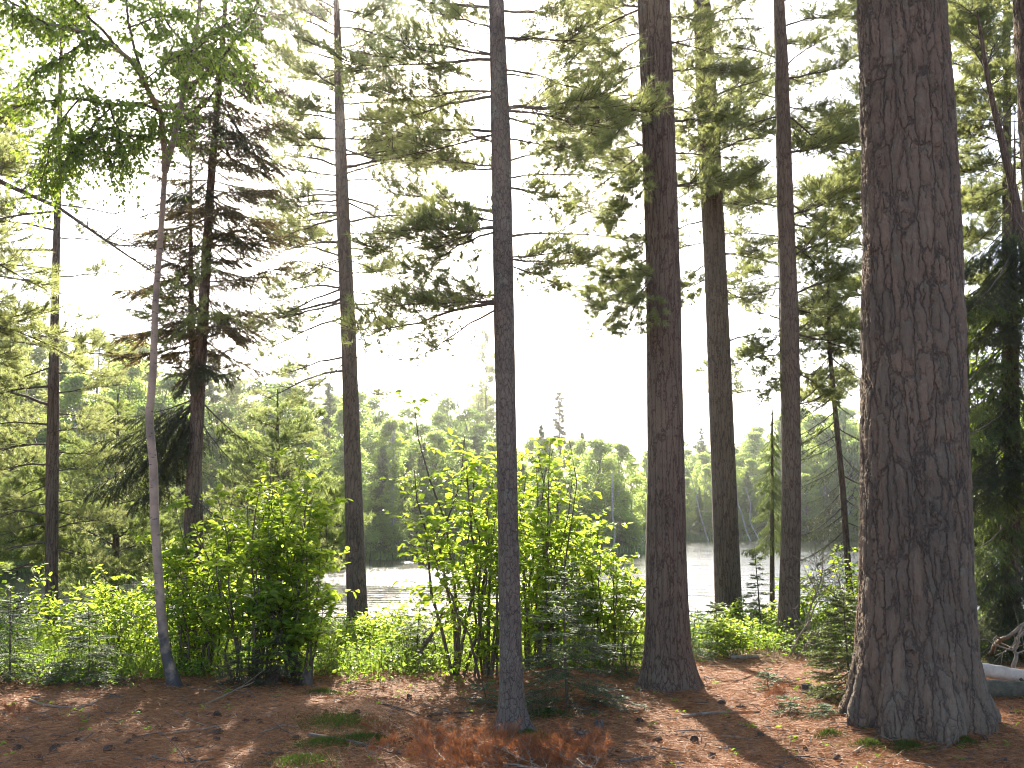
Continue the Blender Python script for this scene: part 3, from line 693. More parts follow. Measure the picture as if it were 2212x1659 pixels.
for i, v in enumerate(np.arange(820, 1390, 24)):
    for s in (-1, 1):
        M2_b.append((2090, v, 2090 + s * g.uniform(50, 120), v + g.uniform(20, 70), 'L%d' % (i % 2), g.uniform(-.9, .9)))
pine('spruce_tree', 'lighter green spruce mostly hidden by the huge old pine, its sprays poking out', None, 14.2,
     [(2090, 1400, 24), (2090, 1250, 22), (2090, 1000, 14), (2090, 820, 8), (2090, 760, 5)], 'bark_mid', 4.6, M2_b, n=20, step=.1, seed=15)
H_b = [(1668, v, 1668 + s * (8 + g.uniform(25, 60) * (v - 890) / 250), v + g.uniform(8, 30), 'L%d' % (i % 2), g.uniform(-.5, .5)) for i, (v, s) in enumerate([(q, w) for q in range(905, 1180, 14) for w in (-1, 1)])]
pine('spruce_tree', 'small yellow-green spruce behind the reddish trunk, on the lake side', None, 17.0,
     [(1668, 1330, 12), (1668, 1200, 10), (1668, 1050, 7), (1668, 900, 4)], 'bark_mid', 3.6, H_b, n=12, step=.1, seed=16)

# ------------------------------------------------------------------ birch
def birch():
    depth = 9.9
    prof = [(378, 1482, 32), (366, 1440, 26), (355, 1395, 22), (347, 1310, 20), (342, 1230, 19), (334, 1120, 19), (332, 1010, 18), (322, 905, 17), (331, 800, 16), (336, 650, 14), (351, 450, 12), (356, 370, 11)]
    pts = [at(u, v, depth) for u, v, _ in prof]; rad = [wid(w, p) / 2 for (_, _, w), p in zip(prof, pts)]
    base = np.array([pts[0][0], pts[0][1], gz(pts[0][0], pts[0][1])])
    pts.insert(0, np.array([base[0] + .02, base[1], base[2] - .2])); rad.insert(0, rad[0] * 1.1)
    t = thing('birch_tree', 'pale birch with a slightly crooked white trunk that forks high up', 'tree', base)
    link('trunk', trunk_mesh(base, pts, rad, M['birch'], 28, .04, seed=20, rough=.02, flare=.2, flare_h=.1, lobes=4), t)
    mb = MB(); g = R(21)
    limbs = [  # (u, v, depth) chains
        [(356, 372, 9.9), (352, 300, 9.8), (345, 240, 9.6), (310, 180, 9.3), (270, 120, 9.0), (200, 80, 8.6), (120, 60, 8.2), (40, 50, 7.9)],
        [(356, 372, 9.9), (375, 300, 9.9), (400, 200, 10.0), (415, 120, 10.1), (430, 30, 10.2), (440, -80, 10.3), (450, -200, 10.3)],
        [(345, 240, 9.6), (300, 225, 9.3), (240, 230, 8.9), (170, 215, 8.6), (90, 220, 8.4), (40, 230, 8.3)],
        [(310, 180, 9.3), (280, 60, 9.2), (250, -60, 9.1), (220, -160, 9.1)],
        [(270, 120, 9.0), (180, 20, 8.6), (90, -50, 8.3), (0, -90, 8.0)],
        [(400, 200, 10.0), (470, 130, 9.6), (520, 60, 9.3), (560, -10, 9.1)],
        [(352, 300, 9.8), (290, 290, 9.4), (230, 270, 9.0), (180, 300, 8.7), (140, 350, 8.5)],
        [(415, 120, 10.1), (360, 50, 9.7), (330, -30, 9.5)],
        [(170, 215, 8.6), (130, 260, 8.5), (95, 320, 8.4), (85, 370, 8.4)],
        [(240, 230, 8.9), (200, 280, 8.8), (160, 330, 8.7), (145, 400, 8.7)],
        [(240, 230, 8.9), (255, 290, 8.9), (250, 330, 8.9), (215, 360, 8.8)],
        [(200, 80, 8.6), (140, 110, 8.4), (80, 140, 8.2), (60, 190, 8.1)],
        [(120, 60, 8.2), (60, 20, 7.8), (0, -10, 7.5), (-80, -30, 7.2)],
        [(415, 120, 10.1), (470, 100, 10.3), (520, 130, 10.4), (560, 190, 10.5)], [(310, 180, 9.3), (360, 130, 9.1), (430, 90, 9.0), (500, 30, 8.9)],
        [(345, 240, 9.6), (310, 270, 9.5), (280, 330, 9.4)], [(280, 60, 9.2), (330, 40, 9.0), (400, 20, 8.9)]]
    starts = {0: .045, 1: .045}
    TP, TD, TL = [], [], []
    for i, ch in enumerate(limbs):
        P = np.array([at(*c) for c in ch]); s = np.linspace(0, 1, 12); q = np.linspace(0, 1, len(P))
        P = np.stack([np.interp(s, q, P[:, c]) for c in range(3)], 1) + wiggle(g, 12, .03)
        r = (.034 if i < 2 else .014 if i < 8 else .007) * (1 - .75 * s) + .003
        V, F = tubes((P - base)[None], r[None], 7); mb.add(V, F, 1 if i < 2 else 0, True)
        lg = np.linalg.norm(P[-1] - P[0])
        for s0 in g.uniform(.15, 1, int(lg * 42 + 10)):
            j = min(int(s0 * 11), 10); p = P[j] + (P[j + 1] - P[j]) * (s0 * 11 - j)
            d = unit(unit(P[j + 1] - P[j]) * .5 + g.normal(0, .6, 3) + np.array([0, 0, -.25]))
            TP.append(p); TD.append(d); TL.append(g.uniform(.15, .55))
    TP, TD, TL = np.array(TP), np.array(TD), np.array(TL)[:, None]
    q = np.linspace(0, 1, 4)
    C = TP[:, None] + TD[:, None] * TL[:, None] * q[None, :, None] + np.array([0, 0, -.28]) * TL[:, None] * (q ** 2)[None, :, None]
    V, F = tubes(C - base, np.full((len(C), 4), .003) * (1.2 - .8 * q), 3); mb.add(V, F, 0)
    link('limbs', mb.mesh('limbs', [M['limb'], M['birch']]), t)
    ml = MB(); idx = np.repeat(np.arange(len(C)), 16); f = g.uniform(.1, 1, len(idx)) * 3; j = np.minimum(f.astype(int), 2)
    P = C[idx, j] + (C[idx, j + 1] - C[idx, j]) * (f - j)[:, None]
    D = unit(TD[idx] * .4 + g.normal(0, .7, P.shape) + np.array([0, 0, -.55]))
    Nn = unit(g.normal(0, .55, P.shape) + np.array([0, .1, 1.]))
    leaves(ml, P - base + g.normal(0, .012, P.shape), D, Nn, g.uniform(.028, .052, len(P)), .8)
    link('crown', ml.mesh('crown', M['leaf_d']), t)
birch()

# ------------------------------------------------------------------ shrubs and saplings
def shrub_parts(seed, h, spread, nst, ntw, nlf, lsize, mat, r0=.15, tl=(.2, .5), lean=(0, 0), tmin=.2, wl=.72):
    g = R(seed); st = MB(); lf = MB()
    CP, TP, TD, TL = [], [], [], []
    q = np.linspace(0, 1, 7)
    RR = []
    for i in range(nst):
        a = g.uniform(0, 6.28); rr = spread * math.sqrt(g.uniform(.02, 1)); hh = h * g.uniform(.55, 1.0) * (1 - .25 * (rr / max(spread, .01)) ** 2)
        b0 = np.array([math.cos(a), math.sin(a), 0]) * g.uniform(0, r0)
        e = np.array([math.cos(a) * rr + lean[0], math.sin(a) * rr + lean[1], hh])
        C = b0 + (e - b0) * np.stack([q ** 1.25, q ** 1.25, q], 1) + wiggle(g, 7, .05 * h)
        C[0, 2] = -.08
        CP.append(C); RR.append((.004 + .0045 * h) * (1 - .8 * q))
        for s in g.uniform(tmin, 1, ntw):
            j = min(int(s * 6), 5); p = C[j] + (C[j + 1] - C[j]) * (s * 6 - j)
            d = unit(unit(C[j + 1] - C[j]) * .35 + g.normal(0, .7, 3) * np.array([1, 1, .5]) + np.array([0, 0, .15]))
            TP.append(p); TD.append(d); TL.append(g.uniform(*tl) * (1.15 - .5 * s))
    V, F = tubes(np.array(CP), np.array(RR), 5); st.add(V, F, 0, True)
    TP, TD, TL = np.array(TP), np.array(TD), np.array(TL)[:, None]
    q = np.linspace(0, 1, 4)
    C = TP[:, None] + TD[:, None] * TL[:, None] * q[None, :, None] + np.array([0, 0, -.12]) * TL[:, None] * (q ** 2)[None, :, None]
    V, F = tubes(C, np.full((len(C), 4), .0028) * (1.2 - .8 * q), 3); st.add(V, F, 0)
    nlf = int(nlf * 1.25); idx = np.repeat(np.arange(len(C)), nlf); f = (np.tile(np.linspace(.15, 1, nlf), len(C)) + g.normal(0, .03, len(idx))).clip(0.05, 1) * 3; j = np.minimum(f.astype(int), 2)
    P = C[idx, j] + (C[idx, j + 1] - C[idx, j]) * (f - j)[:, None]
    S = unit(np.cross(TD[idx], np.array([0, 0, 1.]))) * np.where(np.arange(len(idx)) % 2, 1, -1)[:, None]
    D = unit(TD[idx] * .5 + S * .8 + g.normal(0, .3, P.shape) + np.array([0, 0, -.22]))
    Nn = unit(g.normal(0, .33, P.shape) + np.array([0, 0, 1.]))
    leaves(lf, P + D * .012, D, Nn, lsize * 1.15 * g.uniform(.6, 1.15, len(P)), wl)
    return st.mesh('stems', M['twig']), lf.mesh('foliage', mat)
def shrub(label, u, depth, h, spread, nst, ntw, nlf, lsize, mat='leaf', name='shrub', cat='shrub', seed=0, group='leafy shrubs along the bank', **kw):
    p = at(u, 1400, depth); p[2] = gz(p[0], p[1])
    t = thing(name, label, cat, p, group)
    s, l = shrub_parts(seed, h, spread, nst, ntw, nlf, lsize, M[mat], **kw)
    link('stems', s, t); link('foliage', l, t)
    return t
shrub('largest leafy shrub, broad and dark beneath, between the birch and the open-limbed pine', 535, 10.9, 2.65, .9, 24, 13, 9, .085, seed=31, r0=.45)
shrub('dense leafy shrub close beside the birch trunk', 430, 11.2, 2.2, .6, 16, 13, 9, .08, seed=32, r0=.3)
shrub('leafy shrub arching toward the open-limbed pine from its near side', 655, 10.7, 1.9, .55, 16, 13, 9, .085, seed=33, r0=.3)
shrub('sparse light shrub by the water in front of the birch', 270, 11.6, 1.25, .65, 13, 11, 8, .07, seed=34, r0=.3)
shrub('low bright shrub at the foot of the waterside pine', 165, 12.2, .85, .5, 7, 9, 8, .065, seed=35, r0=.25)
shrub('shrub of bright leaves nearest the outer edge of the bank', 15, 12.0, 1.1, .4, 6, 9, 8, .065, seed=36, r0=.25)
shrub('tall thin sapling with large round leaves standing above the shrubs', 985, 10.6, 3.9, .42, 6, 19, 7, .085, seed=37, r0=.08, name='sapling', cat='sapling', tl=(.25, .6), tmin=.3, mat='leaf')
shrub('leafy sapling leaning beside the slender pine, foliage to the ground', 1050, 10.4, 2.6, .5, 13, 16, 8, .085, seed=38, r0=.2, tmin=.1)
shrub('bright backlit shrub just past the slender pine, taller one', 1165, 11.0, 2.75, .55, 15, 15, 8, .085, seed=39, r0=.2, tmin=.12)
shrub('bright backlit shrub against the sturdy flared pine, lower one', 1320, 11.6, 1.75, .55, 15, 13, 8, .075, seed=40, r0=.3)
shrub('mass of bright leaves filling the space above the small fir', 1235, 11.9, 2.0, .65, 16, 13, 8, .075, seed=41, r0=.3)
shrub('shrub before the glittering water, low and sunlit', 900, 12.6, .68, .7, 15, 11, 8, .06, seed=42, r0=.4)
shrub('small shrub under the open-limbed pine near its foot', 800, 13.2, .62, .5, 11, 10, 8, .065, seed=43, r0=.3)
shrub('tiny bright shrub in front of the tall dark stubby pine', 1585, 12.4, .5, .3, 9, 7, 6, .07, seed=44, r0=.15)
shrub('leafy shrub behind the dead brush pile', 1775, 14.6, 1.1, .6, 16, 11, 8, .065, seed=45, r0=.3)
shrub('pale shrub beside the half dead spruce, next to the huge pine', 1850, 13.8, 1.5, .4, 9, 10, 8, .065, seed=46, r0=.2)
shrub('small bright shrub between the tall dark pine and the reddish pine', 1640, 15.2, .6, .5, 12, 9, 7, .06, seed=47, r0=.3)
shrub('leafy young maple showing bright foliage high behind the huge pine', 2150, 15.5, 5.6, .8, 8, 30, 9, .10, seed=48, r0=.1, name='maple_tree', cat='tree', tmin=.55, tl=(.4, .8), group=None)

def fir_parts(seed, h, wide, tiers, mat, droop=.22, nb=6, nlen=.022, twigs=8, nw=.0060, brush=False):
    g = R(seed); st = MB(); fo = MB()
    q = np.linspace(0, 1, 6)
    C = np.stack([.02 * np.sin(q * 4), .02 * np.cos(q * 3), -.06 + (h + .06) * q], 1)
    V, F = tubes(C[None], ((.006 + .008 * h) * (1 - .85 * q))[None], 6); st.add(V, F, 0, True)
    S, E = [], []
    for i in range(tiers):
        f = (i + .15) / tiers; z = h * (.06 + .9 * f); l0 = wide * (1 - f) ** .8 + .05
        for b in range(nb):
            a = b * 6.283 / nb + g.uniform(-.4, .4) + i * .5; l = l0 * g.uniform(.6, 1.1)
            d = np.array([math.cos(a), math.sin(a), .18 - droop * (1 - f) * 2 + g.normal(0, .10)]); d = unit(d)
            p = np.array([0, 0, z + g.uniform(-.04, .04)]); e = p + d * l
            S.append(p); E.append(e)
            side = unit(np.cross(d, [0, 0, 1.]))
            for s in np.linspace(.25, .95, twigs):
                for sg in (-1, 1):
                    tl = l * (.42 * (1 - s) + .10) * g.uniform(.7, 1.2)
                    dd = unit(d * .75 + side * sg * .75 + np.array([0, 0, g.normal(-.10, .16)]))
                    S.append(p + d * l * s); E.append(p + d * l * s + dd * tl)
                    if tl > .14:
                        for s2 in (.45, .7):
                            pp = p + d * l * s + dd * tl * s2
                            S.append(pp); E.append(pp + unit(dd + d * .7) * tl * .4)
    S, E = np.array(S), np.array(E)
    V, F = tubes(np.stack([S, E], 1), np.full((len(S), 2), .0022), 3); st.add(V, F, 0)
    ln = np.linalg.norm(E - S, axis=1); cnt = np.maximum((ln / .0042).astype(int), 3)
    idx = np.repeat(np.arange(len(S)), cnt); ff = g.uniform(.03, 1, len(idx))[:, None]
    ax = unit(E - S)[idx]; pos = S[idx] + (E - S)[idx] * ff
    sd = unit(np.cross(ax, [0, 0, 1.])) * g.choice([-1, 1], len(idx))[:, None]
    up = g.uniform(-.1, .35, (len(idx), 1)) if not brush else g.uniform(-.8, 1, (len(idx), 1))
    D = unit(ax * .55 + sd * .8 + np.array([0, 0, 1.]) * up)
    sid = unit(np.cross(D, np.array([0, 0, 1.])) + g.normal(0, .25, D.shape))
    L = nlen * g.uniform(.7, 1.15, (len(idx), 1))
    V = np.stack([pos - sid * nw / 2, pos + sid * nw / 2, pos + D * L], 1)
    fo.add(V, np.arange(len(idx) * 3).reshape(-1, 3))
    return st.mesh('stem', M['twig']), fo.mesh('foliage', M[mat])
def fir(label, u, depth, v_top, wpx, tiers, mat='fir', name='fir_sapling', seed=0, group='young firs and spruces near the bank', **kw):
    p = at(u, 1400, depth); p[2] = gz(p[0], p[1])
    h = at(u, v_top, depth)[2] - p[2]
    t = thing(name, label, 'sapling', p, group, rz=seed * 1.3)
    s, f = fir_parts(seed, h, wpx / 2 * depth / F0, tiers, mat, **kw)
    link('stem', s, t); link('foliage', f, t)
fir('young fir with layered flat sprays between the slender pine and the sturdy one', 1222, 8.7, 1195, 330, 11, seed=61, nb=7, twigs=11)
fir('young fir nearest the outer edge of the bank on the lake side', 20, 9.9, 1270, 230, 11, seed=62, nb=6, twigs=10)
fir('young fir beside the waterside pine, with a bare lower stem', 190, 10.0, 1310, 250, 10, seed=63, nb=6, twigs=10)
fir('dark low fir crouching under the largest shrub', 520, 10.0, 1395, 190, 5, seed=64, mat='spruce', brush=True)
fir('small dark fir beside the pale stump', 600, 10.2, 1370, 170, 5, seed=65, mat='spruce', brush=True)
fir('bushy spruce sapling tucked against the foot of the huge pine', 1830, 8.9, 1265, 260, 15, seed=66, mat='spruce_l', name='spruce_sapling', brush=True, nb=7, twigs=9)
fir('spruce sapling by the lake between the tall dark pine and the reddish pine', 1640, 15.0, 1180, 100, 9, seed=67, mat='spruce_l', name='spruce_sapling', brush=True, nw=.006, nlen=.03)
fir('small pointed spruce sapling at the foot of the tall dark pine', 1548, 12.6, 1285, 110, 6, seed=68, mat='spruce_l', name='spruce_sapling', brush=True, nlen=.025)
fir('low spruce sapling beside the pale log on the sunlit ground', 1500, 12.2, 1310, 140, 6, seed=69, mat='fir', name='spruce_sapling', brush=True, nlen=.025)
fir('bright fir sapling before the glittering water', 905, 11.6, 1275, 190, 11, seed=70, mat='fir', nlen=.024)
fir('bright low fir sapling behind the small fir by the sturdy pine', 1350, 10.6, 1350, 190, 5, seed=71, mat='fir', nlen=.022)
fir('tiny fir seedling in front of the slender pine on the lake side', 1045, 8.9, 1462, 130, 3, seed=72, mat='fir')
fir('tiny pale seedling on sunlit needles before the spruce sapling', 1700, 8.3, 1505, 90, 3, seed=73, mat='fir')
fir('wispy seedling beside the foot of the huge pine', 1790, 8.05, 1535, 150, 3, seed=74, mat='fir')
fir('small green seedling between the sturdy pine and the cut stump', 1660, 9.6, 1440, 90, 3, seed=75, mat='fir')
fir('low spruce sapling behind the reddish trunk foot', 1740, 12.8, 1335, 120, 5, seed=76, mat='spruce_l', name='spruce_sapling', brush=True, nlen=.026)

# ------------------------------------------------------------------ far woods
def far_leafy(seed, h, w, n_cl, n_lf, ls, mat, white):
    g = R(seed); q = np.linspace(0, 1, 7)
    tr = MB()
    C = np.stack([.25 * np.sin(q * 2 + seed), .2 * np.cos(q * 2.4 + seed), h * .86 * q - .5 * (1 - q)], 1)
    V, F = tubes(C[None], (.012 * h * (1 - .8 * q))[None], 6); tr.add(V, F, 0, True)
    cen, rad = [], []
    for i in range(n_cl):
        f = g.uniform(.06, .98) ; a = g.uniform(0, 6.28)
        env = w * (math.sin(math.pi * min(f * .70 + .26, 1)) ** .8) * (1.0 if f < .8 else .7)
        rr = env * math.sqrt(g.uniform(.05, 1)) * .8
        cen.append([math.cos(a) * rr, math.sin(a) * rr, h * f]); rad.append((g.uniform(.10, .19) * w * 1.5 + .12) * (1.2 - .55 * f))
    cen = np.array(cen); rad = np.array(rad)
    st = np.stack([np.interp(cen[:, 2] * .75, C[:, 2], C[:, c]) for c in range(3)], 1)
    V, F = tubes(np.stack([st, st * .4 + cen * .6 + [0, 0, .1], cen], 1), np.repeat([[.035, .02, .008]], len(cen), 0), 3); tr.add(V, F, 0)
    idx = g.integers(0, n_cl, n_lf); d = unit(g.normal(size=(n_lf, 3)))
    P = cen[idx] + d * rad[idx][:, None] * (g.uniform(.25, 1, (n_lf, 1)) ** .5) * np.array([1.15, 1.15, .75])
    D = unit(g.normal(size=P.shape) + [0, 0, -.4]); Nn = unit(g.normal(0, .6, P.shape) + [0, 0, 1.])
    lf = MB(); S = unit(np.cross(D, Nn)); L = ls * g.uniform(.6, 1.2, (n_lf, 1))
    V = np.stack([P, P + D * L * .5 + S * L * .38, P + D * L, P + D * L * .5 - S * L * .38], 1)
    lf.add(V, np.arange(n_lf * 4).reshape(-1, 4))
    return tr.mesh('trunk', M['birch_far'] if white else M['far_bark']), lf.mesh('crown', M[mat])
def far_conifer(seed, h, w, n_b, mat, top=0., pine_like=False, bare=.12):
    g = R(seed); tr = MB(); q = np.linspace(0, 1, 5)
    V, F = tubes(np.stack([0 * q, 0 * q, h * q - .4 * (1 - q)], 1)[None], (.014 * h * (1 - .93 * q))[None], 6); tr.add(V, F, 0, True)
    lf = MB(); PP, DD = [], []
    S, E = [], []
    for i in range(n_b):
        f = bare + (1 - bare) * (i + g.random()) / n_b; a = g.uniform(0, 6.28)
        l = w * ((1 - f) ** .85 if not pine_like else (math.sin(math.pi * min(.15 + f * .85, 1)) ** .6)) * g.uniform(.55, 1.1) + .12
        p = np.array([0, 0, h * f]); d = unit(np.array([math.cos(a), math.sin(a), (-.35 * (1 - f) - .05) if not pine_like else g.uniform(-.05, .3)]))
        S.append(p); E.append(p + d * l)
        n = int(26 * l / w) + 10
        s = g.uniform(.15, 1, n)[:, None]; sd = unit(np.cross(d, [0, 0, 1.]))
        PP.append(p + d * l * s + sd * g.normal(0, .16, (n, 1)) * l * (1.15 - s) + np.array([0, 0, 1.]) * (g.normal(0, .05, (n, 1)) * l if not pine_like else g.normal(.04, .10, (n, 1)) * l))
        DD.append(unit(d * .5 + g.normal(0, .5, (n, 3)) + (np.array([0, 0, -.35]) if not pine_like else np.array([0, 0, .4]))))
    V, F = tubes(np.stack([S, E], 1), np.repeat([[.028, .008]], len(S), 0), 3); tr.add(V, F, 0)
    P, D = np.concatenate(PP), np.concatenate(DD)
    for _ in range(3):
        needles(lf, P + g.normal(0, .05, P.shape), D + g.normal(0, .35, D.shape), g.uniform(.16, .34, len(P)), .075, 0, g)
    return tr.mesh('trunk', M['far_bark']), lf.mesh('crown', M[mat])
M['birch_far'] = plain_mat('far_birch_bark', (.42, .39, .34), (.22, .20, .17), 4)
FAR = {}
def far_proto(key, name, parts, h):
    r = bpy.data.objects.new(name, None); r['category'] = 'tree'
    FAR[key] = [r, parts, h, False]
far_proto('b0', 'birch_tree', far_leafy(400, 10, 2.4, 70, 13000, .17, 'leaf_far', True), 10)
far_proto('b1', 'birch_tree', far_leafy(401, 10, 2.0, 60, 11000, .16, 'leaf_far', True), 10)
far_proto('b2', 'maple_tree', far_leafy(402, 10, 3.0, 80, 14000, .18, 'leaf_far', False), 10)
far_proto('b3', 'maple_tree', far_leafy(403, 10, 2.7, 70, 13000, .18, 'leaf_far2', False), 10)
far_proto('c0', 'spruce_tree', far_conifer(410, 10, 1.9, 150, 'spruce'), 10)
far_proto('c1', 'spruce_tree', far_conifer(411, 10, 1.5, 130, 'spruce_l'), 10)
far_proto('c2', 'spruce_tree', far_conifer(412, 10, 1.0, 70, 'spruce'), 10)
far_proto('p0', 'pine_tree', far_conifer(413, 10, 2.3, 90, 'needle', pine_like=True, bare=.25), 10)
far_proto('p1', 'pine_tree', far_conifer(414, 10, 1.3, 34, 'needle', pine_like=True, bare=.45), 10)
far_proto('s0', 'shrub', far_leafy(420, 2.4, 1.3, 26, 4200, .13, 'leaf_far', False), 2.4)
far_proto('s1', 'shrub', far_leafy(421, 2.4, 1.5, 26, 4200, .13, 'leaf_far2', False), 2.4)
def put_far(key, x, y, h, label, group, wide=1., rz=None, g=None):
    r, parts, hp, used = FAR[key]
    z = max(gz(x, y), WATER - .1)
    t = r.copy(); COL.objects.link(t); t.name = r.name
    t['label'] = label; t['category'] = 'shrub' if key[0] == 's' else 'tree'; t['group'] = group
    t.location = (x, y, z); t.rotation_euler = (0, 0, rz); s = h / hp; t.scale = (s * wide, s * wide, s)
    a = bpy.data.objects.new('trunk', parts[0]); COL.objects.link(a); a.parent = t
    b_ = bpy.data.objects.new('crown', parts[1]); COL.objects.link(b_); b_.parent = t
    return t
_TU = np.array([-600, 0, 150, 300, 420, 520, 640, 760, 850, 950, 1060, 1120, 1200, 1290, 1370, 1400, 1420, 1480, 1600, 1640, 1720, 1800, 1870, 2100, 2700])
_TV = np.array([700, 700, 715, 745, 770, 770, 790, 800, 860, 865, 850, 930, 935, 945, 960, 965, 955, 955, 935, 925, 890, 870, 868, 840, 820.])
KN = {'b0': 'pale green birch', 'b1': 'narrow pale birch', 'b2': 'round leafy maple', 'b3': 'darker leafy maple', 'c0': 'dark broad spruce', 'c1': 'light green spruce', 'c2': 'thin dark spruce', 'p0': 'bushy pine', 'p1': 'bare-stemmed pine'}
def woods():
    g = R(77)
    for row, off in enumerate([.8, 3.5, 7, 12, 18, 27]):
        u = -420.0
        while u < 2700:
            D = float(shore(u)) + off * (1 if u < 1395 else 1.2) + g.uniform(-1, 1)
            vt = float(np.interp(u, _TU, _TV)); zt = at(u, vt, D)[2]
            x = at(u, 1100, D)[0]; z0 = gz(x, D)
            fr = [.50, .70, .85, .95, 1.0, 1.0][row] * g.uniform(.82, 1.05)
            h = max((zt - z0) * fr, 2.2)
            left = u < 700
            keys = (['b0', 'b1', 'b2', 'b3', 'p0', 'c1', 'b3', 'p0', 'b0', 'b2'] if left else ['b0', 'b1', 'b2', 'b0', 'b3', 'b2', 'b3', 'b0', 'b2', 'c1'])
            k = keys[g.integers(len(keys))]
            place = 'nearer bank across the water' if u < 760 else 'wooded point across the water' if u < 1400 else 'farthest shore past the wooded point'
            depthw = ('at the water edge of' if row < 2 else 'deeper in the wood on')
            put_far(k, x, D, h, '%s %s the %s' % (KN[k], depthw, place), 'trees in the wood on the %s' % place, g.uniform(.95, 1.35), g.uniform(0, 6.28))
            step = (2.5 + .22 * row) * (h / 9 * .5 + .5) * F0 / D
            u += step * g.uniform(.75, 1.2)
    u = -300.0
    while u < 2500:
        D = float(shore(u)) - .3; x = at(u, 1100, D)[0]
        place = 'nearer bank' if u < 760 else 'wooded point' if u < 1400 else 'farthest shore'
        k = 's%d' % g.integers(2)
        put_far(k, x, D + g.uniform(-.3, .8), g.uniform(1.2, 2.6), '%s waterside bush along the %s across the lake' % ('bright' if k == 's0' else 'dull', place), 'waterside bushes on the far banks', g.uniform(.9, 1.5), g.uniform(0, 6.28))
        u += 2.6 * F0 / D * g.uniform(.7, 1.3)
    # trees that stand out above the others
    for k, u, vt, D, lab, wd in [('p1', 1050, 715, 90, 'tall round-topped pine rising above the wooded point beside the slender trunk', .8), ('c2', 1208, 848, 98, 'tall thin spruce spire rising above the wooded point between the near trunks', 1.2),
                             ('b2', 1290, 945, 73, 'large pale birchlike crown at the tip of the wooded point', 1.3), ('b0', 1340, 955, 74, 'pale birch hanging over the water at the end of the point', 1.3), ('c1', 1170, 918, 80, 'grey-green spruce just left of the thin spire', 1.0),
                             ('c2', 1515, 925, 135, 'distant spruce tip between the sturdy pine and the dark stubby pine', .9)]:
        p = at(u, vt, D); put_far(k, p[0], D, p[2] - max(gz(p[0], D), WATER), lab, 'trees that overtop the far wood', wd, 1.0)
    # white birch stems leaning on the far shore
    for i, (u0, v0, u1, v1) in enumerate([(1560, 1075, 1520, 1012), (1525, 1060, 1498, 1020), (1620, 1075, 1592, 1025), (1634, 1080, 1606, 1040), (1322, 1075, 1320, 1010)]):
        D = 108 if u0 > 1400 else 71
        a = at(u0 + (u0 - u1) * .6, 1150, D); b_ = at(u1, v1, D)
        a[2] = gz(a[0], D) - .3
        mb = MB(); q = np.linspace(0, 1, 5)[:, None]
        add_tube(mb, a * 0 + (b_ - a) * q + wiggle(R(i), 5, .45), np.linspace(.09, .04, 5), 8)
        t = thing('birch_tree', ['white bare birch stem leaning on the farthest shore, the brightest', 'thin white birch stem left of the brightest leaning one', 'white stem behind the tall dark stubby pine, upper one',
                                'white stem behind the tall dark stubby pine, lower one', 'straight white birch stem within the pale tree on the point'][i], 'tree', a, 'white stems on the far shore')
        link('trunk', mb.mesh('trunk', M['birch_far']), t)
woods()
# young pines on the near bank, whose boughs fill the space by the waterside pine
def young_pine(label, u, depth, v_top, wpx, seed):
    p = at(u, 1300, depth); p[2] = gz(p[0], p[1]); top = at(u, v_top, depth); h = top[2] - p[2]
    t = thing('pine_tree', label, 'tree', p, GP)
    pts = np.array([p - [0, 0, .3], p + (top - p) * .5, top]); link('trunk', trunk_mesh(p, pts, [.09, .055, .01], M['bark_mid'], 14, .15, seed=seed), t)
    g = R(seed); w = wpx / 2 * depth / F0
    for i in range(34):
        f = .26 + .71 * i / 34; a = i * 2.4 + g.uniform(-.3, .3); q = p + (top - p) * f
        l = w * (1 - f) ** .6 * g.uniform(.7, 1.1) + .25
        put_branch(t, q, q + l * np.array([math.cos(a), math.sin(a), .18]), 'Y%d' % (i % 2) if i % 3 else 'S1')
young_pine('young soft pine at the waterline beyond the waterside pine, outermost', -20, 17.2, 760, 420, 501)
young_pine('young soft pine at the waterline behind the birch', 255, 17.4, 850, 380, 502)
young_pine('young soft pine at the waterline behind the reddish spruce', 600, 17.3, 840, 380, 503)

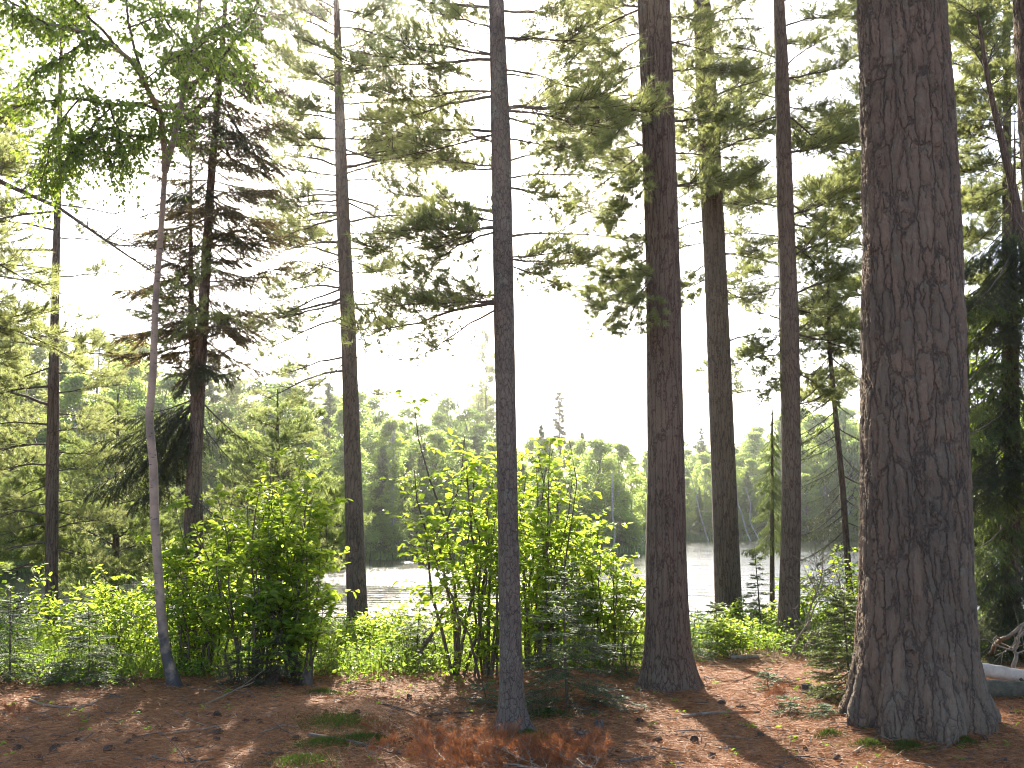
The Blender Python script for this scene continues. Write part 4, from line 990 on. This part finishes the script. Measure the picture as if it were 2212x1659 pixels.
# ------------------------------------------------------------------ forest floor
def on_ground(P, h=0.):
    P = np.asarray(P, float).copy(); P[..., 2] = ground_z(P[..., 0], P[..., 1]) + h; return P
def litter():
    g = R(600); mb = MB(); n = 150000
    y = 6.0 + 8.0 * g.random(n) ** 1.35; x = g.uniform(-.60, .60, n) * y
    P = on_ground(np.stack([x, y, 0 * x], 1), .004) + np.stack([0 * x, 0 * x, g.uniform(0, .018, n)], 1)
    a = g.uniform(0, 6.283, n); D = np.stack([np.cos(a), np.sin(a), g.normal(.04, .16, n)], 1)
    needles(mb, P, D, g.uniform(.06, .13, n), .0032, 0, g)
    o = link('needle_litter', mb.mesh('needle_litter', M['litter'])); tag(o, 'layer of fallen rust-brown pine needles on the forest floor', 'needle litter', None, 'stuff')
litter()
def twig_litter():
    g = R(605); mb = MB(); n = 1500
    y = 6.2 + 7.5 * g.random(n) ** 1.3; x = g.uniform(-.58, .58, n) * y; a = g.uniform(0, 6.283, n); l = g.uniform(.05, .26, n) * (.5 + g.random(n))
    q = np.linspace(-.5, .5, 4)[None]; bend = g.normal(0, .12, (n, 1)) * l[:, None]
    X = x[:, None] + np.cos(a)[:, None] * l[:, None] * q - np.sin(a)[:, None] * bend * (q * 2) ** 2; Y = y[:, None] + np.sin(a)[:, None] * l[:, None] * q + np.cos(a)[:, None] * bend * (q * 2) ** 2
    P = on_ground(np.stack([X, Y, 0 * X], -1), .006); P[..., 2] += g.uniform(0, .02, (n, 1)) + q * g.normal(0, .03, (n, 1))
    V, F = tubes(P, np.repeat(g.uniform(.0015, .005, (n, 1)), 4, 1) * np.array([1, .95, .8, .5]), 5); mb.add(V, F, 0, True)
    # bark flakes and old brown leaves
    n = 1600; y = 6.2 + 7.0 * g.random(n) ** 1.3; x = g.uniform(-.58, .58, n) * y; P = on_ground(np.stack([x, y, 0 * x], 1), .014)
    a = g.uniform(0, 6.283, n); D = np.stack([np.cos(a), np.sin(a), g.normal(0, .25, n)], 1)
    leaves(mb, P, D, unit(g.normal(0, .35, D.shape) + [0, 0, 1.]), g.uniform(.02, .06, n), .7, .3, 1)
    o = link('twig_litter', mb.mesh('twig_litter', [M['limb'], M['old_leaf']])); tag(o, 'small broken twigs, bark flakes and dry leaves strewn over the needles', 'twig litter', None, 'stuff')
M['old_leaf'] = leaf_mat('old_leaves', (.07, .036, .02), (.20, .115, .06), (.16, .08, .03), (.22, .12, .05), .2, .6, .2)
twig_litter()
def cover():
    g = R(610); mb = MB()
    # low plants along the bank behind the needle-covered ground
    n = 5200; P = []
    while len(P) < n:
        u = g.uniform(-250, 2450); d = g.uniform(9.3, 16.5)
        lo = np.interp(u, [-250, 300, 420, 700, 1000, 1350, 1450, 1750, 2450], [9.5, 9.9, 10.6, 10.2, 10.2, 10.6, 12.6, 12.0, 12.6])
        if d < lo + g.uniform(-.25, .5) or (u < 330 and d > 11.2 and g.random() < .75): continue
        x = (u - W0 / 2) / F0 * d; P.append((x, d, 0))
    P = on_ground(np.array(P)); h = g.uniform(.10, .48, n) * np.where(P[:, 0] < -2.2, .6, np.where((P[:, 0] < .2) & (P[:, 1] > 12), .45, 1))
    k = 9; idx = np.repeat(np.arange(n), k); f = g.uniform(.3, 1, n * k)
    pos = P[idx] + np.stack([g.normal(0, .09, n * k), g.normal(0, .09, n * k), h[idx] * f], 1)
    a = g.uniform(0, 6.283, n * k)
    D = np.stack([np.cos(a), np.sin(a), g.normal(-.15, .3, n * k)], 1); Nn = unit(g.normal(0, .4, D.shape) + [0, 0, 1.])
    leaves(mb, pos, D, Nn, g.uniform(.03, .065, n * k), .7)
    V, F = tubes(np.stack([P, P + np.stack([g.normal(0, .08, n), g.normal(0, .08, n), h], 1)], 1), np.full((n, 2), .0022), 3); mb.add(V, F, 1)
    # scattered sprouts on the needles
    n = 210; y = g.uniform(6.6, 12.5, n); x = g.uniform(-.55, .55, n) * y; P = on_ground(np.stack([x, y, 0 * x], 1)); idx = np.repeat(np.arange(n), 7)
    a = g.uniform(0, 6.283, len(idx)); D = np.stack([np.cos(a), np.sin(a), g.uniform(.1, .9, len(idx))], 1)
    leaves(mb, P[idx] + g.normal(0, .02, (len(idx), 3)) * [1, 1, .4] + [0, 0, .02], D, unit(g.normal(0, .4, D.shape) + [0, 0, 1.]), g.uniform(.015, .05, len(idx)), .35)
    o = link('ground_cover', mb.mesh('ground_cover', [M['cover'], M['twig']])); tag(o, 'low green plants and sprouts covering the bank under the shrubs', 'ground cover', None, 'stuff')
cover()
def grass():
    g = R(620); mb = MB(); n = 9000
    u = g.uniform(-200, 2400, n); d = g.uniform(10.5, 17.2, n); x = (u - W0 / 2) / F0 * d
    keep = (d > np.interp(u, [-250, 1350, 1450, 2450], [10.3, 11, 13.0, 13.0])); x, d = x[keep], d[keep]
    P = on_ground(np.stack([x, d, 0 * x], 1)); idx = np.repeat(np.arange(len(P)), 4)
    D = unit(g.normal(0, .35, (len(idx), 3)) + [0, 0, 1.]); needles(mb, P[idx] + g.normal(0, .05, (len(idx), 3)) * [1, 1, 0], D, g.uniform(.12, .40, len(idx)), .007, 0, g)
    # reeds along the far banks
    u = g.uniform(-300, 2500, 9000); D_ = shore(u) - g.uniform(-.5, 1.6, 9000); x = (u - W0 / 2) / F0 * D_ / cp
    P = np.stack([x, D_, np.full(9000, WATER - .1)], 1); needles(mb, P, unit(g.normal(0, .18, P.shape) + [0, 0, 1.]), g.uniform(.4, 1.0, 9000), .05, 0, g)
    o = link('grass', mb.mesh('grass', M['cover'])); tag(o, 'thin grass and reeds along both banks of the lake', 'grass', None, 'stuff')
grass()
def moss():
    g = R(630); mb = MB()
    for u, v, r in [(735, 1565, .20), (700, 1610, .16), (790, 1600, .14), (1790, 1590, .06), (1880, 1612, .07), (1960, 1618, .09), (650, 1650, .16), (1180, 1545, .12), (700, 1500, .13), (2080, 1606, .06), (1130, 1590, .12)]:
        c = gpx(u, v); n = int(9000 * r); q = g.normal(0, r * .6, (n, 2)) * [1.5, 1]
        P = on_ground(np.stack([c[0] + q[:, 0], c[1] + q[:, 1], q[:, 0] * 0], 1)); P[:, 2] += .035 * np.exp(-(q ** 2).sum(1) / r ** 2)
        needles(mb, P, unit(g.normal(0, .5, P.shape) + [0, 0, .9]), g.uniform(.012, .035, n), .006, 0, g)
    o = link('moss', mb.mesh('moss', M['moss'])); tag(o, 'patches of green moss on the forest floor', 'moss', None, 'stuff')
moss()

# sticks, logs, stumps, cones, dead boughs
def stick(label, px, r0, r1, mat='dead', name='stick', cat='stick', lift=.0, forks=0, seed=0):
    g = R(seed + 700)
    P = np.array([gpx(u, v) for u, v in px]); P = np.stack([np.interp(np.linspace(0, 1, 10), np.linspace(0, 1, len(P)), P[:, c]) for c in range(3)], 1)
    P += wiggle(g, 10, .02); P[:, 2] = ground_z(P[:, 0], P[:, 1]) + np.linspace(r0, r1, 10) * .7 + lift * np.linspace(0, 1, 10)
    mb = MB(); b = P[0].copy(); add_tube(mb, P - b, np.linspace(r0, r1, 10) * g.uniform(.9, 1.1, 10), 8)
    for i in range(forks):
        j = g.integers(3, 9); d = unit(P[j] - P[j - 1] + g.normal(0, .6, 3) * [1, 1, .6] + [0, 0, .15]); l = g.uniform(.12, .35)
        q = np.linspace(0, 1, 4)[:, None]
        add_tube(mb, P[j] - b + d * l * q + wiggle(g, 4, .02), np.linspace(r1 * .6, .002, 4), 5)
    o = link(name, mb.mesh(name, M[mat]), None, b); tag(o, label, cat, 'fallen sticks on the needles')
    return o
stick('pale peeled stick lying below the young fir by the waterside', [(62, 1514), (110, 1528), (170, 1532), (213, 1517)], .013, .008, seed=1, forks=1)
stick('weathered stick half buried beside the dark cone, near the mound', [(345, 1590), (440, 1577), (480, 1570)], .010, .005, seed=2, forks=1)
stick('long mossy branch lying across the moss patch at the front', [(668, 1592), (760, 1606), (850, 1628), (1075, 1650)], .018, .008, mat='limb', seed=3, forks=2)
stick('long sunlit stick across the needles below the sturdy pine', [(1472, 1551), (1540, 1542), (1640, 1538)], .016, .009, seed=4, forks=2)
stick('bent stick on the sunny needles behind the cut stump', [(1522, 1463), (1570, 1474), (1628, 1459)], .012, .006, mat='limb', seed=5, forks=1)
stick('short pale log with a cut end on the far sunlit needles', [(1579, 1424), (1610, 1424), (1636, 1422)], .028, .026, name='log', cat='log', seed=6)
stick('thin stick at the edge of the fir shade by the sturdy pine', [(1322, 1537), (1360, 1538), (1392, 1534)], .008, .005, seed=7)
stick('thick broken stick at the very front edge on bare needles', [(1339, 1652), (1380, 1645), (1418, 1638)], .018, .012, mat='limb', seed=8, forks=1)
stick('dark twig lying between the orange boughs and the slender pine', [(930, 1545), (1010, 1540), (1075, 1538)], .010, .005, mat='limb', seed=9, forks=3)
stick('crooked dark stick in front of the slender pine foot', [(1130, 1600), (1190, 1612), (1260, 1608)], .010, .005, mat='limb', seed=10, forks=2)
stick('grey branching stick leaning on the ground beside the birch foot', [(448, 1522), (510, 1500), (560, 1482)], .011, .004, seed=11, lift=.06, forks=3)
stick('thin twig curled on the sunlit mound', [(560, 1585), (610, 1570), (645, 1575)], .007, .003, seed=12, forks=1)
stick('dark stick on the shady ground before the fir', [(820, 1520), (880, 1535), (930, 1550)], .010, .005, mat='limb', seed=13, forks=2)
stick('thin pale twig before the moss at the huge pine foot', [(1560, 1590), (1640, 1600), (1700, 1596)], .007, .004, seed=14, forks=1)
stick('short dark root-like stick at the front under the huge pine', [(1845, 1630), (1870, 1612), (1890, 1590)], .014, .006, seed=15)
stick('grey twig in the lower corner below the sunlit mound', [(330, 1638), (400, 1650), (470, 1640)], .011, .006, mat='limb', seed=16, forks=2)
stick('thin broken twig on shaded needles below the birch', [(430, 1490), (480, 1496), (540, 1492)], .008, .004, seed=17, forks=1)
stick('forked twig on the sunny slope near the reddish pine', [(1640, 1480), (1700, 1476), (1760, 1462)], .009, .004, seed=18, forks=3)

def big_log(label, a, b, r, mat, name, n=24, seed=0, knots=3):
    g = R(seed); q = np.linspace(0, 1, 20)[:, None]; P = a + (b - a) * q + wiggle(g, 20, .015)
    t = thing(name, label, 'log', a)
    mb = MB(); rr = r * (1 + .05 * np.sin(np.linspace(0, 9, 20)) + g.normal(0, .02, 20))
    V, F = tubes((P - a)[None], rr[None], n); mb.add(V, F, 0, True)
    for i in range(knots):
        j = g.integers(3, 17); d = unit(g.normal(0, 1, 3) * [.4, .6, .3] + [0, -.3, .8]); add_tube(mb, P[j] - a + d * np.linspace(0, r * 1.6, 3)[:, None], np.linspace(r * .3, r * .16, 3), 7)
    link('bark', mb.mesh('bark', M[mat]), t)
    me = MB(); c = V[:n]; ring = (P[0] - a) + (c - (P[0] - a)) * .995; x = unit(P[0] - P[1])
    me.add(np.concatenate([ring + x * .004, ((P[0] - a) + x * .004)[None]]), [[i, (i + 1) % n, n] for i in range(n)])
    link('cut_end', me.mesh('cut_end', M['end']), t)
M['end'] = plain_mat('rotten_end', (.05, .038, .03), (.13, .10, .08), 40)
M['mosslog'] = plain_mat('mossy_bark', (.055, .046, .034), (.115, .105, .068), 16, bump=.8)
a = at(2118, 1452, 9.6); b_ = at(2420, 1510, 9.3); a[2] = gz(a[0], a[1]) + .20; b_[2] = gz(b_[0], b_[1]) + .07
big_log('white birch log lying on the ground beyond the huge pine, its dark end showing', a, b_, .062, 'log_birch', 'fallen_log', seed=3, knots=2)
a = at(2100, 1492, 9.2); b_ = at(2450, 1530, 9.0); a[2] = gz(a[0], a[1]) + .07; b_[2] = gz(b_[0], b_[1]) + .07
big_log('dark mossy log on the ground just under the white birch log', a, b_, .085, 'mosslog', 'fallen_log', seed=4)
def raised(label, pts, r0, r1, mat, name, forks, seed, cat='dead branch', flen=(.2, .5), grp=None):
    g = R(seed); P = np.array(pts, float); k = 12; P = np.stack([np.interp(np.linspace(0, 1, k), np.linspace(0, 1, len(P)), P[:, c]) for c in range(3)], 1) + wiggle(g, k, .04)
    mb = MB(); b = P[0].copy(); add_tube(mb, P - b, np.linspace(r0, r1, k), 7)
    for i in range(forks):
        j = g.integers(2, k - 1); d = unit(unit(P[j] - P[j - 1]) * .7 + g.normal(0, .6, 3)); l = g.uniform(*flen); q = np.linspace(0, 1, 5)[:, None]
        C = P[j] - b + d * l * q + wiggle(g, 5, .06) ; add_tube(mb, C, np.linspace(r1 * .9 + .001, .0015, 5), 4)
        for _ in range(2):
            jj = g.integers(1, 4); d2 = unit(d + g.normal(0, .6, 3)); add_tube(mb, C[jj] + d2 * l * .45 * np.linspace(0, 1, 3)[:, None], np.linspace(.003, .0012, 3), 3)
    tag(link(name, mb.mesh(name, M[mat]), None, b), label, cat, grp)
DG = 'dead branches in the brush pile'
for i, (px, lab) in enumerate([([(1760, 1395, 12.6), (1740, 1340, 12.5), (1780, 1250, 12.4), (1790, 1200, 12.4)], 'upright dead branch in the brush pile beside the reddish pine'),
                               ([(1720, 1400, 12.3), (1770, 1360, 12.2), (1830, 1330, 12.0)], 'low dead branch at the base of the brush pile'),
                               ([(1700, 1330, 12.4), (1760, 1300, 12.3), (1840, 1290, 12.3)], 'dead branch lying level across the brush pile'),
                               ([(1850, 1340, 12.6), (1800, 1280, 12.5), (1740, 1240, 12.5)], 'arched dead branch at the top of the brush pile'),
                               ([(1690, 1395, 12.9), (1730, 1380, 12.7), (1800, 1385, 12.4)], 'grey dead branch on the ground by the reddish trunk foot')]):
    pts = [at(*p) for p in px]
    for p in pts: p[2] = max(p[2], gz(p[0], p[1]) + .02)
    pts[0][2] = gz(pts[0][0], pts[0][1])
    raised(lab, pts, .013, .004, 'dead', 'dead_branch', 16, 720 + i, grp=DG)
raised('dead limb slanting up beside the white birch log', [gpx(2130, 1425) , at(2170, 1385, 10.3), at(2260, 1320, 10.4)], .028, .014, 'dead', 'dead_branch', 6, 730)
raised('thin grey dead limb propped on the white birch log', [at(2190, 1450, 9.6), at(2200, 1400, 9.7), at(2230, 1360, 9.8)], .022, .010, 'dead', 'dead_branch', 5, 731)
raised('low dead twig tangle lying before the dark spruce', [gpx(2115, 1410), gpx(2170, 1418), gpx(2240, 1412)], .012, .005, 'dead', 'dead_branch', 9, 732)
raised('leaning double grey trunklet among the shrubs before the glittering water', [at(905, 1420, 11.0), at(925, 1370, 11.0), at(960, 1300, 11.0)], .03, .012, 'limb', 'dead_branch', 7, 733)

def stump(label, u, v, r, h, mat, seed, name='stump', jag=.25):
    g = R(seed); p = gpx(u, v); n = 22; k = 7; th = np.arange(n) * 2 * np.pi / n
    mb = MB(); rows = []
    top = h * (1 + jag * np.sin(2 * th + g.uniform(0, 6)) * .6 + jag * g.normal(0, .35, n))
    for i in range(k):
        f = i / (k - 1); rr = r * (1 + .55 * (1 - f) ** 3 * (.6 + .4 * np.sin(5 * th + seed)) + g.normal(0, .03, n))
        rows.append(np.stack([rr * np.cos(th), rr * np.sin(th), -.04 + (top + .04) * f], 1))
    rows.append(rows[-1] * [.55, .55, .9])
    V = np.concatenate(rows); i = np.arange(k)[:, None] * n; j = np.arange(n)[None]; a = i + j; b2 = i + (j + 1) % n
    mb.add(V, np.stack([a, b2, b2 + n, a + n], -1).reshape(-1, 4)); mb.add(rows[-1], [list(range(n))])
    tag(link(name, mb.mesh(name, M[mat]), None, p), label, 'stump', 'old stumps on the forest floor')
stump('pale broken stump with root spurs under the largest shrub', 664, 1478, .05, .11, 'limb', 1, jag=.5)
stump('small round cut stump on the sunlit needles', 1743, 1492, .05, .06, 'limb', 2, jag=.05)
stump('dark charred stub beside the fallen orange boughs', 1256, 1605, .065, .08, 'cone', 3, jag=.3)
stump('chunk of brown broken wood in front of the small fir', 1294, 1575, .035, .05, 'limb', 4, jag=.5)
stump('dark rotten stump under the shrub by the birch', 590, 1474, .08, .13, 'cone', 5, jag=.4)
stump('dark short stub standing on the shaded needles', 884, 1515, .022, .05, 'cone', 6, jag=.3)
def cone_mesh():
    g = R(740); mb = MB(); n, k = 12, 9; th = np.arange(n) * 2 * np.pi / n
    rows = []
    for i in range(k):
        f = i / (k - 1); r = .028 * math.sin(math.pi * (.12 + .85 * f)) ** .7 * (1.2 - .5 * f)
        rows.append(np.stack([np.full(n, -.05 + .10 * f), r * np.cos(th + i * .4) * (1 + .25 * (i % 2)), r * np.sin(th + i * .4) * (1 + .25 * (i % 2))], 1))
    V = np.concatenate(rows); i = np.arange(k - 1)[:, None] * n; j = np.arange(n)[None]; a = i + j; b2 = i + (j + 1) % n
    mb.add(V, np.stack([a, b2, b2 + n, a + n], -1).reshape(-1, 4)); mb.add(rows[-1], [list(range(n))]); mb.add(rows[0], [list(range(n))[::-1]])
    m, L = 60, 14
    t = g.uniform(.05, .95, m); an = g.uniform(0, 6.28, m); r = .026 * np.sin(np.pi * (.12 + .85 * t)) ** .7
    P = np.stack([-.05 + .10 * t, r * np.cos(an), r * np.sin(an)], 1); D = unit(np.stack([0 * t + .5, np.cos(an), np.sin(an)], 1))
    leaves(mb, P, D, unit(np.stack([0 * t + 1, -.5 * np.cos(an), -.5 * np.sin(an)], 1)), .016, 1.1)
    return mb.mesh('pine_cone', M['cone'])
cm = cone_mesh(); g = R(741)
cone_px = [(380, 1600), (1012, 1565), (1640, 1592), (640, 1596), (470, 1548), (240, 1560), (1420, 1600), (1560, 1520), (1500, 1600), (170, 1600), (880, 1600), (770, 1540), (1600, 1530), (1690, 1530), (40, 1620), (300, 1540), (560, 1560), (1380, 1560), (1810, 1640), (1740, 1620)]
cone_px += [(g.uniform(20, 2190), 1500 + 155 * g.random() ** .8) for _ in range(22)]
for u, v in cone_px:
    p = gpx(u, v); p[2] += .004
    o = link('pine_cone', cm, None, p); s = g.uniform(.45, .9); o.scale = (s, s, s); o.rotation_euler = (g.uniform(-.3, .3), g.uniform(-.4, .4), g.uniform(0, 6.28))
    tag(o, 'dark fallen pine cone lying among the brown needles', 'pine cone', 'pine cones scattered on the needles')
# fallen dead boughs with rust-orange needles
for i in range(3): PROTO['O%d' % i] = (pine_branch(220 + i, 1.4, .11, 14, .05, 11, .34, w=.004, mats=[M['dead'], M['orange']]), 1.4)
ob = [(1300, 1650, 1140, 1622, 'fallen bough of rust-orange needles nearest the slender pine'), (1190, 1656, 1000, 1640, 'fallen bough of rust-orange needles in the middle of the heap'), (1070, 1656, 900, 1652, 'fallen bough of rust-orange needles at the end of the heap toward the mossy branch'),
      (1280, 1660, 1235, 1628, 'short rust-orange bough standing up beside the dark charred stub'), (1130, 1650, 1080, 1615, 'upturned rust-orange bough behind the heap'), (960, 1655, 940, 1610, 'single rust-orange spray sticking up behind the mossy branch')]
for i, (u0, v0, u1, v1, lab) in enumerate(ob):
    p0, p1 = gpx(u0, min(v0, 1656)), gpx(u1, min(v1, 1656))
    if v0 >= 1656: p0[1] -= .25
    p0[2] += .03; p1[2] += .02
    me, L = PROTO['O%d' % (i % 3)]
    t = thing('fallen_bough', lab, 'dead bough', p0, 'heap of dead orange boughs')
    put_branch(t, p0, p1, 'O%d' % (i % 3), 0)
for i, (u, v) in enumerate([(790, 1640), (850, 1600), (1650, 1520), (60, 1560)]):
    p0 = gpx(u, v); t = thing('fallen_bough', ['tuft of orange needles on the moss by the mossy branch', 'tuft of orange needles just behind the mossy branch', 'tuft of orange needles on sunlit ground near the cut stump', 'tuft of orange needles beside the pale peeled stick'][i], 'dead bough', p0, 'loose tufts of dead orange needles')
    put_branch(t, p0 + [0, 0, .02], p0 + np.array([.22 * (-1) ** i, .1, .10]), 'O%d' % (i % 3), 0)

# ------------------------------------------------------------------ air
def haze():
    mb = MB(); x0, x1, y0, y1, z0, z1 = -330., 330., -30., 320., -6.0, 40.
    V = [(x, y, z) for z in (z0, z1) for y in (y0, y1) for x in (x0, x1)]
    mb.add(V, [[0, 2, 3, 1], [4, 5, 7, 6], [0, 1, 5, 4], [2, 6, 7, 3], [0, 4, 6, 2], [1, 3, 7, 5]])
    m = bpy.data.materials.new('haze_and_glare'); m.use_nodes = True; nt = m.node_tree
    nt.nodes.remove(nt.nodes['Principled BSDF'])
    v = N(nt, 'VolumePrincipled'); v.inputs['Color'].default_value = (.98, .98, .96, 1)
    v.inputs['Density'].default_value = HAZE; v.inputs['Anisotropy'].default_value = .92  # far haze, its forward scatter shaped to imitate lens glare near the sun
    nt.links.new(v.outputs[0], nt.nodes['Material Output'].inputs['Volume'])
    o = link('haze', mb.mesh('haze', m)); tag(o, 'thin haze over the lake and forest, also standing in for lens glare', 'haze', None, 'stuff')
HAZE = .00056
haze()
